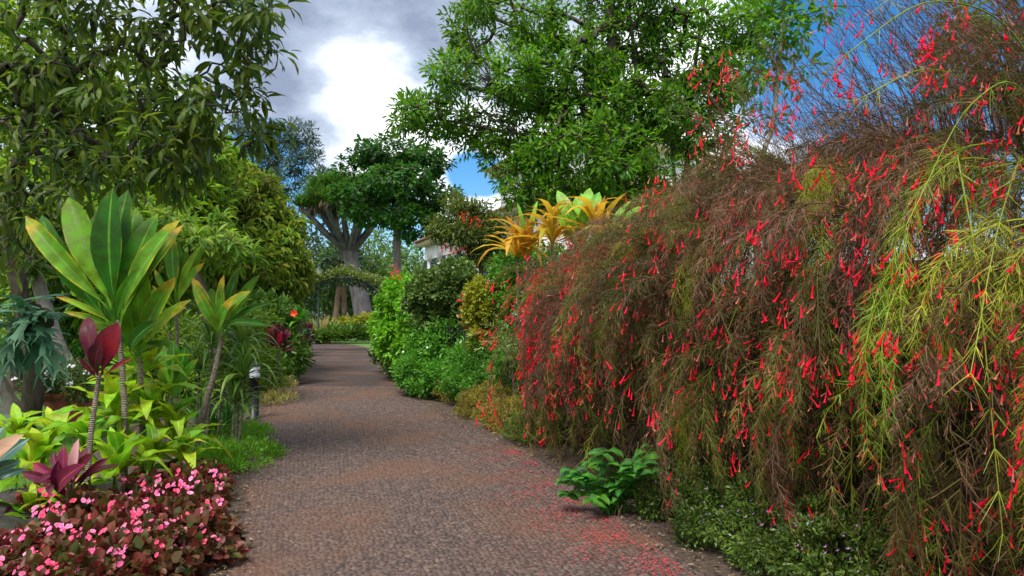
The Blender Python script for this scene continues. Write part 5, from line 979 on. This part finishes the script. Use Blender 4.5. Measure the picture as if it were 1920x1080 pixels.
# staghorn fern on the trunk
def fern():
    c = at(62, 600, 8.55); t = thing('staghorn_fern', 'large blue-green staghorn fern with forked fronds fastened to the trunk', 'fern', c); rnd = np.random.default_rng(12)
    def frond(seed):
        r = np.random.default_rng(seed); g = Geo()
        def seg(p, d, L, w0, w1, lvl):
            n = 5; q = p + np.outer(np.linspace(0, 1, n), d) * L; q[:, 2] -= .10 * L * np.linspace(0, 1, n) ** 2 * 2; side = unit(np.cross(d, [0, 0, 1.])); w = np.linspace(w0, w1, n)[:, None]
            V = np.stack([q - side * w, q + np.array([0, 0, -.12]) * w, q + side * w], 1).reshape(-1, 3); i = np.arange(n - 1)[:, None] * 3 + np.arange(2)[None]; g.add(V, [np.stack([i, i + 1, i + 4, i + 3], -1).reshape(-1, 4)])
            if lvl > 0:
                for s_ in (-1, 1, 0)[:3 if lvl > 1 else 2]:
                    a = s_ * r.uniform(.35, .6); dd = unit(d * math.cos(a) + side * math.sin(a) + np.array([0, 0, -.12])); seg(q[-1] - d * L * .06, dd, L * r.uniform(.55, .9), w1 * .5, w1 * (.55 if lvl > 1 else .06), lvl - 1)
        seg(np.zeros(3), np.array([0, 1., 0]), .40, .025, .075, 2); return g
    mes = []
    for s in range(4): me = frond(s).mesh('frond', None, True); me.materials.append(M['leaf_fern']); mes.append(me)
    for k in range(46):
        a = rnd.uniform(0, 6.28); el = rnd.uniform(-1.2, .75); d = np.array([math.cos(a) * math.cos(el), -abs(math.sin(a)) * math.cos(el) * .9, math.sin(el)]); R = frames(d[None], np.array([[0, -.4, 1.]]))[0]; place('frond', mes[k % 4], t, c + np.array([rnd.normal(0, .14), -.12, rnd.normal(0, .13)]), R, rnd.uniform(.55, .95))
    for k, (px, py, r) in enumerate(((55, 592, .17), (78, 600, .15))):
        th = np.linspace(0, 2 * math.pi, 15)[:-1]; q = at(px, py, 8.45); V = [q + np.array([0, -.06, 0])] + [q + np.array([math.cos(x) * r * rnd.uniform(.85, 1.1), 0.03, math.sin(x) * r * rnd.uniform(.85, 1.1)]) for x in th]; i = np.arange(14); g = Geo(); g.add(np.array(V), [np.stack([np.zeros(14, int), i + 1, (i + 1) % 14 + 1], -1)]); g.build('shield_frond', M['bark_dark'], t, True)
fern()

# tall green ti plants
tip = ti_prof(.098); TM = ['leaf_ti', 'leaf_ti_gold']
GT = 'green ti plants in the left bed'
hA = at(222, 600, 6.0)
aimed('ti_plant', 'tallest green ti plant with huge upright paddle leaves', 'plant', at(236, 800, 6.0) * np.array([1, 1, 0]), hA, [(48, 405, -.1, .7, 1, .10), (78, 404, .25, .6, 0, .14), (128, 370, .2, .95, 0, .08), (212, 352, -.05, 1.35, 0, .06), (240, 356, .15, 1.25, 0, .06), (296, 400, .1, 1.05, 0, .09), (338, 412, -.25, .9, 1, .08), (345, 420, .2, .6, 1, .05), (105, 556, -.3, .5, 1, .12), (118, 585, -.35, .6, 1, .12), (262, 500, -.3, .7, 0, .1), (180, 400, .3, 1.1, 0, .06), (255, 390, .35, 1.2, 0, .06), (100, 470, .2, .8, 0, .12), (310, 470, .2, .9, 0, .12), (150, 640, -.2, .8, 1, .25)], TM, tip, group=GT, seed=11, sr=.028)
hB = at(262, 665, 6.3)
aimed('ti_plant', 'broad green ti plant just below and right of the tallest one', 'plant', at(262, 830, 6.3) * np.array([1, 1, 0]), hB, [(262, 495, -.1, 1.5, 0, .05), (330, 520, -.1, 1.1, 1, .1), (358, 562, -.15, .8, 1, .1), (225, 520, .2, .9, 0, .05), (290, 540, .2, .8, 0, .05), (350, 575, -.35, .6, 1, .12), (170, 600, -.1, .6, 1, .15), (200, 560, .1, .9, 0, .1), (300, 600, -.4, 1.1, 0, .2), (240, 560, -.3, 1.2, 0, .12), (190, 650, -.3, .9, 0, .25), (330, 640, -.2, .9, 0, .3)], TM, tip, group=GT, seed=12, sr=.026)
hC = at(330, 570, 8.0)
aimed('ti_plant', 'golden-green ti plant behind the tallest, leaves edged yellow', 'plant', at(330, 760, 8.0) * np.array([1, 1, 0]), hC, [(322, 440, 0, 1.0, 1, .04), (332, 455, .2, 1.1, 0, .04), (380, 458, -.1, .5, 1, .1), (385, 462, .2, .7, 0, .06), (384, 492, -.2, .8, 1, .12), (290, 505, -.1, .7, 1, .15), (350, 470, .1, 1.1, 0, .05), (285, 535, -.2, .7, 1, .2)], TM, tip, group=GT, seed=13, sr=.022)
hD = at(418, 625, 7.5); pD = [at(360, 840, 7.5), at(385, 760, 7.5), at(402, 700, 7.5), hD]
tD = aimed('ti_plant', 'ti plant on a long leaning cane with yellow blotched leaves', 'plant', hD - np.array([0, 0, .03]), hD, [(420, 515, -.1, 1.0, 1, .05), (452, 498, .1, .8, 0, .06), (487, 515, .1, .8, 0, .08), (470, 545, -.2, 1.2, 1, .2), (512, 568, -.1, .6, 0, .2), (510, 612, -.2, .7, 0, .35), (360, 520, 0, .7, 1, .1), (362, 530, -.2, .8, 1, .15), (395, 540, .2, 1., 0, .06), (440, 560, -.3, 1.1, 1, .15)], TM, tip, group=GT, seed=14)
pD[0][2] = 0; g = Geo(); g.add(*tube(smooth_path(pD, 14), np.linspace(.045, .022, 14), 9)); g.build('stem', M['cane'], tD, True)
hE = at(332, 745, 7.2)
aimed('ti_plant', 'small low green ti plant with folded upright leaves', 'plant', at(338, 850, 7.2) * np.array([1, 1, 0]), hE, [(308, 648, .1, 1.3, 0, .05), (325, 640, .1, 1.2, 0, .05), (348, 650, 0, 1.3, 0, .06), (372, 672, -.1, 1.1, 0, .1), (300, 688, -.2, 1., 1, .15), (362, 690, -.25, 1.2, 0, .25), (345, 665, .2, 1.2, 0, .05)], TM, tip, group=GT, seed=15, sr=.03)
hF = at(318, 620, 9.0)
aimed('ti_plant', 'small distant ti plant in the shade behind the others', 'plant', at(318, 760, 9.0) * np.array([1, 1, 0]), hF, [(310, 575, 0, 1.2, 0), (335, 580, 0, 1.2, 0), (345, 600, 0, 1, 0, .2), (300, 600, 0, 1, 0, .2)], TM, tip, group=GT, seed=16, sr=.02)

# red cordylines
rp_ = ti_prof(.14); RM = ['leaf_red', 'leaf_red_dark', 'leaf_red_bright', 'leaf_pink']
hR = at(187, 700, 5.4)
tR = aimed('red_cordyline', 'tall thin cordyline with upright dark red leaves on a ringed cane', 'plant', hR - np.array([0, 0, .03]), hR, [(222, 605, -.1, 1.3, 2, .08), (205, 612, 0, 1.2, 1, .05), (165, 594, .1, .9, 1, .1), (190, 640, -.15, 1.5, 1, .12), (222, 630, .1, 1.2, 1, .1), (145, 668, -.1, .5, 1, .1), (250, 672, -.1, .35, 2, .05), (180, 630, .15, 1.2, 1, .08)], RM, rp_, seed=21, group='red cordylines', sr=.02)
pts = [G(168, 1010), at(163, 930, 5.3), at(170, 820, 5.35), at(178, 760, 5.4), hR]; pts[0] = np.array([pts[1][0], pts[1][1], 0]); g = Geo(); g.add(*tube(smooth_path(pts, 16), np.linspace(.024, .017, 16), 9)); g.build('stem', M['cane'], tR, True)
hS = at(133, 905, 5.1); lv = [(40, 885, -.15, .85, 0, .12), (72, 905, -.3, .9, 0, .2), (62, 868, 0, .8, 0, .15), (100, 848, .1, .8, 0, .1), (120, 836, 0, 1.0, 0, .1), (148, 822, -.1, .6, 3, .08), (165, 838, .1, .8, 0, .08), (175, 850, -.1, .9, 1, .1), (205, 858, 0, .6, 1, .12), (225, 872, .1, .5, 1, .2), (160, 870, -.3, .9, 0, .2), (110, 862, -.25, .8, 0, .15), (95, 930, -.3, .8, 0, .35)]
aimed('red_cordyline', 'short burgundy cordyline with spreading leaves among the lime plants', 'plant', at(140, 1000, 5.1) * np.array([1, 1, 0]), hS, lv, RM, rp_, seed=22, group='red cordylines', sr=.017)
for lab, hx, hy, Y, bx_, sd in (('dark maroon cordyline behind the bollard, nearer the path', 522, 650, 14.0, 516, 31), ('dark maroon cordyline behind the bollard on its left', 500, 642, 14.6, 497, 32)):
    hh = at(hx, hy, Y); bb = at(bx_, 740, Y) * np.array([1, 1, 0]); aimed('red_cordyline', lab, 'plant', bb, hh, [(hx + dx, hy + dy, dd, 1., m_, .1) for dx, dy, dd, m_ in ((-22, -30, 0, 1), (-10, -42, .1, 1), (2, -46, 0, 1), (12, -40, -.1, 1), (24, -28, 0, 0), (-28, -14, -.1, 1), (28, -8, .1, 1), (8, -30, -.2, 2), (-16, -20, -.2, 1), (18, -34, .2, 1), (30, 4, 0, 1))], RM, rp_, seed=sd, group='red cordylines', sr=.022)
# peach and dark leaves entering at the left edge
hp = at(-40, 900, 5.2)
aimed('variegated_cordyline', 'cordyline with peach and grey-green leaves entering at the left edge', 'plant', hp * np.array([1, 1, 0]), hp, [(45, 815, -.1, .9, 0, .12), (55, 822, .1, .9, 1, .1), (40, 865, -.1, .8, 1, .1), (20, 835, -.2, .9, 0, .15), (10, 800, .2, .8, 1, .1), (50, 880, .1, .7, 1, .15)], ['leaf_peach', 'leaf_teal'], rp_, seed=23, sr=.03)

# lime-green plants
GL = 'lime-green leafy plants in the left bed'
lp = lance(.115, .46, .12)
for k, (px, py, Y, n, L_, lab) in enumerate([
    (100, 860, 6.2, 13, .5, 'lime plant with long drooping leaves in front of the pot'), (215, 790, 6.2, 15, .48, 'bright lime plant rising behind the tall red cane'), (65, 905, 5.7, 15, .48, 'lime plant leaning over the dark edging rock'),
    (215, 905, 5.6, 15, .46, 'darker green lime plant right of the burgundy cordyline'), (125, 970, 5.2, 11, .34, 'low lime plant beneath the burgundy cordyline'), (330, 840, 6.4, 15, .48, 'lime plant touching the top of the begonias'),
    (272, 710, 6.7, 14, .42, 'tall lime plant with small top rosette beside the ti stems'), (240, 722, 7.0, 13, .36, 'lime plant tip showing above the large pot'), (275, 800, 6.4, 15, .48, 'lime plant in the middle of the bed'), (165, 865, 5.9, 14, .46, 'lime plant between the two red cordylines'), (60, 985, 5.0, 9, .3, 'lowest lime sprig beside the begonias'), (345, 890, 6.1, 13, .40, 'lime plant nearest the path rising out of the begonias'), (285, 890, 5.9, 13, .42, 'lime plant directly behind the middle of the begonias'), (30, 850, 6.2, 12, .42, 'lime plant by the left edge in front of the lawn')]):
    h = at(px, py - 18, Y); rosette('lime_plant', lab, 'plant', h * np.array([1, 1, 0]), n + 2, L_ * 1.08, lp, M['leaf_lime'], stem=float(h[2]), spread=(.4, 1.95), group=GL, seed=200 + k, sag=.22, wv=.5, smat='leaf_strap', sr=.010, cup=.2, fine=(8, 4))

# song-of-india like strap dracaenas and strap-leaf clumps
GS = 'narrow-leaved dracaenas beside the bollard'
for k, (px, py, Y, n, lab) in enumerate([(395, 640, 8.4, 46, 'narrow-leaved dracaena head under the leaning ti leaves'), (450, 640, 8.4, 56, 'narrow-leaved dracaena head arching towards the bollard'), (455, 700, 8.2, 50, 'narrow-leaved dracaena head level with the bollard lens'), (415, 700, 8.6, 44, 'shaded narrow-leaved dracaena head behind the leaning cane'), (440, 745, 8.3, 44, 'lowest narrow-leaved dracaena head above the strap-leaf clumps'), (372, 690, 8.8, 40, 'narrow-leaved dracaena head just right of the small low ti plant')]):
    h = at(px, py, Y); rosette('narrow_leaf_dracaena', lab, 'plant', at(px - 8, 800, Y) * np.array([1, 1, 0]), n, .58, strap(.042), M['leaf_song'], stem=float(h[2]), spread=(.2, 2.1), group=GS, seed=230 + k, sag=.22, wv=0, sr=.016, lean=(.05, 0), fine=(6, 2))
GK = 'strap-leaf clumps below the dracaenas'
for k, (px, py, n, lab) in enumerate([(400, 830, 26, 'strap-leaf clump left of its neighbours below the leaning cane'), (425, 815, 26, 'strap-leaf clump midway to the bollard'), (448, 795, 20, 'strap-leaf clump at the bollard foot'), (375, 800, 24, 'strap-leaf clump behind the small ti plant')]):
    rosette('strap_leaf_clump', lab, 'plant', G(px, py), n + 10, .6, strap(.04), M['leaf_strap'], spread=(.1, 1.15), group=GK, seed=240 + k, sag=.16, wv=0, fine=(6, 2))

# begonias
GBg = 'pink begonias edging the path'
T_bp = blade(lambda u: .1 + .42 * math.sin(math.pi * min(.97, u) ** .8) ** .5, 3, 2, .1, .25, seed=2)
def begonia_flower():
    g = Geo(); d = np.array([[1., 0, .25], [-1., .1, .25], [.1, 1., .3], [0, -1., .2]]); inst(g, T_bp, np.zeros((4, 3)), frames(d, np.tile([0, 0, 1.], (4, 1))), np.array([1., .95, .72, .7]), np.array([0, .05, .1, .1])); return np.concatenate(g.V), g.F, np.concatenate(g.A)

T_bf = begonia_flower(); fl_me = [tmesh('flower', T_bf, M['petal_pink']), tmesh('flower', T_bf, M['petal_rose'])]
T_beg = [hexleaf(.40, .2, .68, .3, .1, .95), hexleaf(.36, .25, .7, .15, .15, .9), blade(lance(.42, .45, .3), 3, 2, .1, .3, .3, seed=2)]
bp = [(-1.98, 4.15), (-1.88, 4.62), (-2.12, 5.0), (-2.35, 5.5), (-2.55, 6.05), (-2.9, 6.2), (-2.75, 5.65), (-2.5, 4.85), (-2.3, 4.45), (-2.45, 4.05), (-2.8, 4.35), (-3.05, 4.1), (-3.3, 4.3), (-2.85, 4.9), (-3.5, 4.05), (-2.75, 3.8), (-3.1, 3.75), (-2.2, 3.75), (-3.2, 5.2)]
spot = ['nearest the path at the bottom edge', 'leaning out over the path edge low down', 'on the path edge below the middle', 'on the path edge past the middle', 'at the far path-side corner of the bed', 'at the far end below the lime leaves', 'in the upper middle of the bed', 'in the middle of the bed', 'in the lower middle of the bed', 'at the bottom edge by the path', 'just right of the ringed cane', 'at the foot of the ringed cane', 'left of the ringed cane', 'under the lime leaves in mid bed', 'in the bottom left corner', 'low at the bottom edge, mid bed', 'low at the bottom edge towards the left', 'low at the bottom edge by the paving', 'behind the burgundy cordyline']
for k, (x, y) in enumerate(bp):
    x -= .22
    c = np.array([x, y, 0.]); h = .21 + .12 * rng.random(); t = shrub('begonia', 'bronze-leaved pink begonia ' + spot[k], c, [(c + np.array([0, 0, h * .55]), (.27, .27, h * .5)), (c + np.array([.08, -.08, h * .4]), (.22, .22, h * .4)), (c + np.array([rng.normal() * .12, rng.normal() * .12, h * .8]), (.12, .12, .1))], 120, T_beg, 5, .066, M['leaf_begonia'], cat='begonia', group=GBg, seed=260 + k, clus_r=.05, stems=10, smat='leaf_red_dark', srad=.004)
    for j in range(int(rng.integers(11, 17))):
        d = unit(np.array([rng.normal() * .7, rng.normal() * .7 - .35, abs(rng.normal()) * .8 + .35])); p = c + np.array([0, 0, h * .55]) + d * np.array([.28, .28, h * .56]) * rng.uniform(1.0, 1.15); mi = 0 if rng.random() < .68 else 1
        for q in range(int(rng.integers(2, 6))):
            nrm = unit(np.array([rng.normal() * .4, -.75, .6]) + d * .3); place('flower', fl_me[mi], t, p + rng.normal(0, .024, 3), frames(np.cross(nrm, rng.normal(size=3))[None], nrm[None])[0], rng.uniform(.012, .025))

# edging rocks at the lower left
for k, (px, py, s, lab) in enumerate([(20, 985, .34, 'dark mossy edging rock at the left edge'), (65, 955, .2, 'smaller dark rock behind the edging rock'), (-20, 1040, .3, 'edging rock cut by the lower left picture edge')]):
    c = at(px, py, 5.1 - .25 * k); c[2] = 0; r = np.random.default_rng(k); t_ = np.linspace(0, math.pi, 9); V, F = lathe([(max(.001, math.sin(a)), -math.cos(a)) for a in t_], 14); nn = 1 + .14 * np.sin(V[:, 0] * 3 + k) * np.sin(V[:, 1] * 4 + 1) + .07 * np.sin(V[:, 2] * 7 + k * 2) + r.normal(0, .025, len(V)); g = Geo(); g.add(c + V * nn[:, None] * np.array([s, s * .8, s * .7]) + np.array([0, 0, s * .3]), F); o = g.build('edging_rock', M['rock'], None, True); tag(o, lab, 'rock')

# ground cover on the left: feathery green, dry grass, hedge strip along the path
shrub('feathery_groundcover', 'feathery bright green ground cover between the begonias and path', G(420, 880), [(G(425, 880) + np.array([-.05, .3, .05]), (.5, .7, .16)), (G(455, 840) + np.array([-.2, .4, .05]), (.35, .9, .12)), (G(400, 890) + np.array([0, .1, .1]), (.25, .3, .2))], 620, rhomb(.14), 14, .05, M['leaf_bright'], cat='ground cover', seed=300, clus_r=.05, stems=0, droop=-.3)
shrub('dry_groundcover', 'dry yellowish low growth around the bollard foot', G(500, 770), [(G(505, 765) + np.array([-.1, .75, .02]), (.35, .7, .2)), (G(520, 735) + np.array([-.2, .3, .02]), (.4, 1.2, .25))], 320, rhomb(.08), 14, .09, M['drygrass'], cat='ground cover', seed=301, clus_r=.07, stems=0, droop=-.4)
for k, (px, py, r, h, lab) in enumerate([(540, 712, .5, .62, 'fresh green low hedge clump nearest the maroon cordylines'), (552, 695, .55, .7, 'fresh green low hedge clump midway to the arch'), (566, 676, .55, .7, 'fresh green low hedge clump close to the arch'), (515, 718, .6, .5, 'fresh green low clump behind the bollard')]):
    c = G(px, py) + np.array([-r * .9, r, 0]); shrub('low_hedge_clump', lab, c, [(c + np.array([0, 0, h * .45]), (r, r * 1.5, h * .6)), (c + np.array([-.6, .5, h * .5]), (r, r, h * .7))], 360, R_ov, 14, .075, M['leaf_bright'] if k != 3 else M['leaf_low'], group='low green clumps left of the path', seed=310 + k, clus_r=.1, stems=6)
# mid-distance filler shrubs behind the bed
for k, (px, py, Y, rx, rz, m, lab) in enumerate([(470, 600, 17, 1.0, .7, 'leaf_far', 'green shrub in the shade behind the dracaenas'), (505, 605, 24, .9, .8, 'leaf_olive', 'olive shrub behind the maroon cordylines'), (300, 640, 12, .9, .45, 'leaf_back', 'leafy shrub behind the low ti plant'), (200, 640, 14, 1.2, .5, 'leaf_low', 'green shrub beyond the pot on the far lawn'), (30, 690, 18, 2.2, .6, 'leaf_bright', 'sunlit low hedge across the lawn behind the forked trunk'), (260, 690, 13, .8, .4, 'leaf_strap', 'dense low shrub right of the pots'), (420, 620, 14, .9, .6, 'leaf_back', 'shrub behind the leaning ti cane'), (520, 590, 30, 1.0, 1.0, 'leaf_far_dark', 'dark shrub just left of the arch'), (120, 620, 20, 3.0, 1.2, 'leaf_back', 'tall shrub closing the lawn behind the fern')]):
    c = at(px, py, Y); b = c * np.array([1, 1, 0]); shrub('garden_shrub', lab, b, [(c, (rx, rx, rz)), (np.array([c[0] + rx * .3, c[1], c[2] * .4]), (rx, rx, max(.3, c[2] * .5)))], 420, T_leaf4[:2], 12, .13 if Y < 16 else .2, M[m], group='shrubs behind the left bed', seed=330 + k, clus_r=.15, stems=10)
rosette('hanging_flower_plant', 'leafy plant with one orange-red bloom behind the maroon cordylines', 'plant', at(560, 700, 17) * np.array([1, 1, 0]), 16, .5, lance(.14, .45), M['leaf_low'], stem=1.6, spread=(.4, 2.0), seed=350, sag=.2)
place('flower', tmesh('flower', T_fl5, M['flower_red_orange']), bpy.data.objects['hanging_flower_plant'], at(552, 588, 16.6), frames(np.array([[1., 0, .2]]), np.array([[0, -1., .2]]))[0], .11)

# lawn grass
n = 26000; Y = rng.uniform(6, 16, n); X = Y * rng.uniform(-.78, -.40, n); k = X < xl(Y) - 1.9; X, Y = X[k], Y[k]; n = len(X)
g = Geo(); d = unit(np.c_[rng.normal(size=(n, 2)) * .4, np.ones(n)]); inst(g, blade(strap(.05), 1, 1, .0, 0), np.c_[X, Y, np.zeros(n)], frames(d, rng.normal(size=(n, 3))), rng.uniform(.05, .10, n), rng.random(n)); tag(g.build('lawn_grass', M['grass']), 'short green lawn grass behind the left bed', 'grass', kind='stuff')
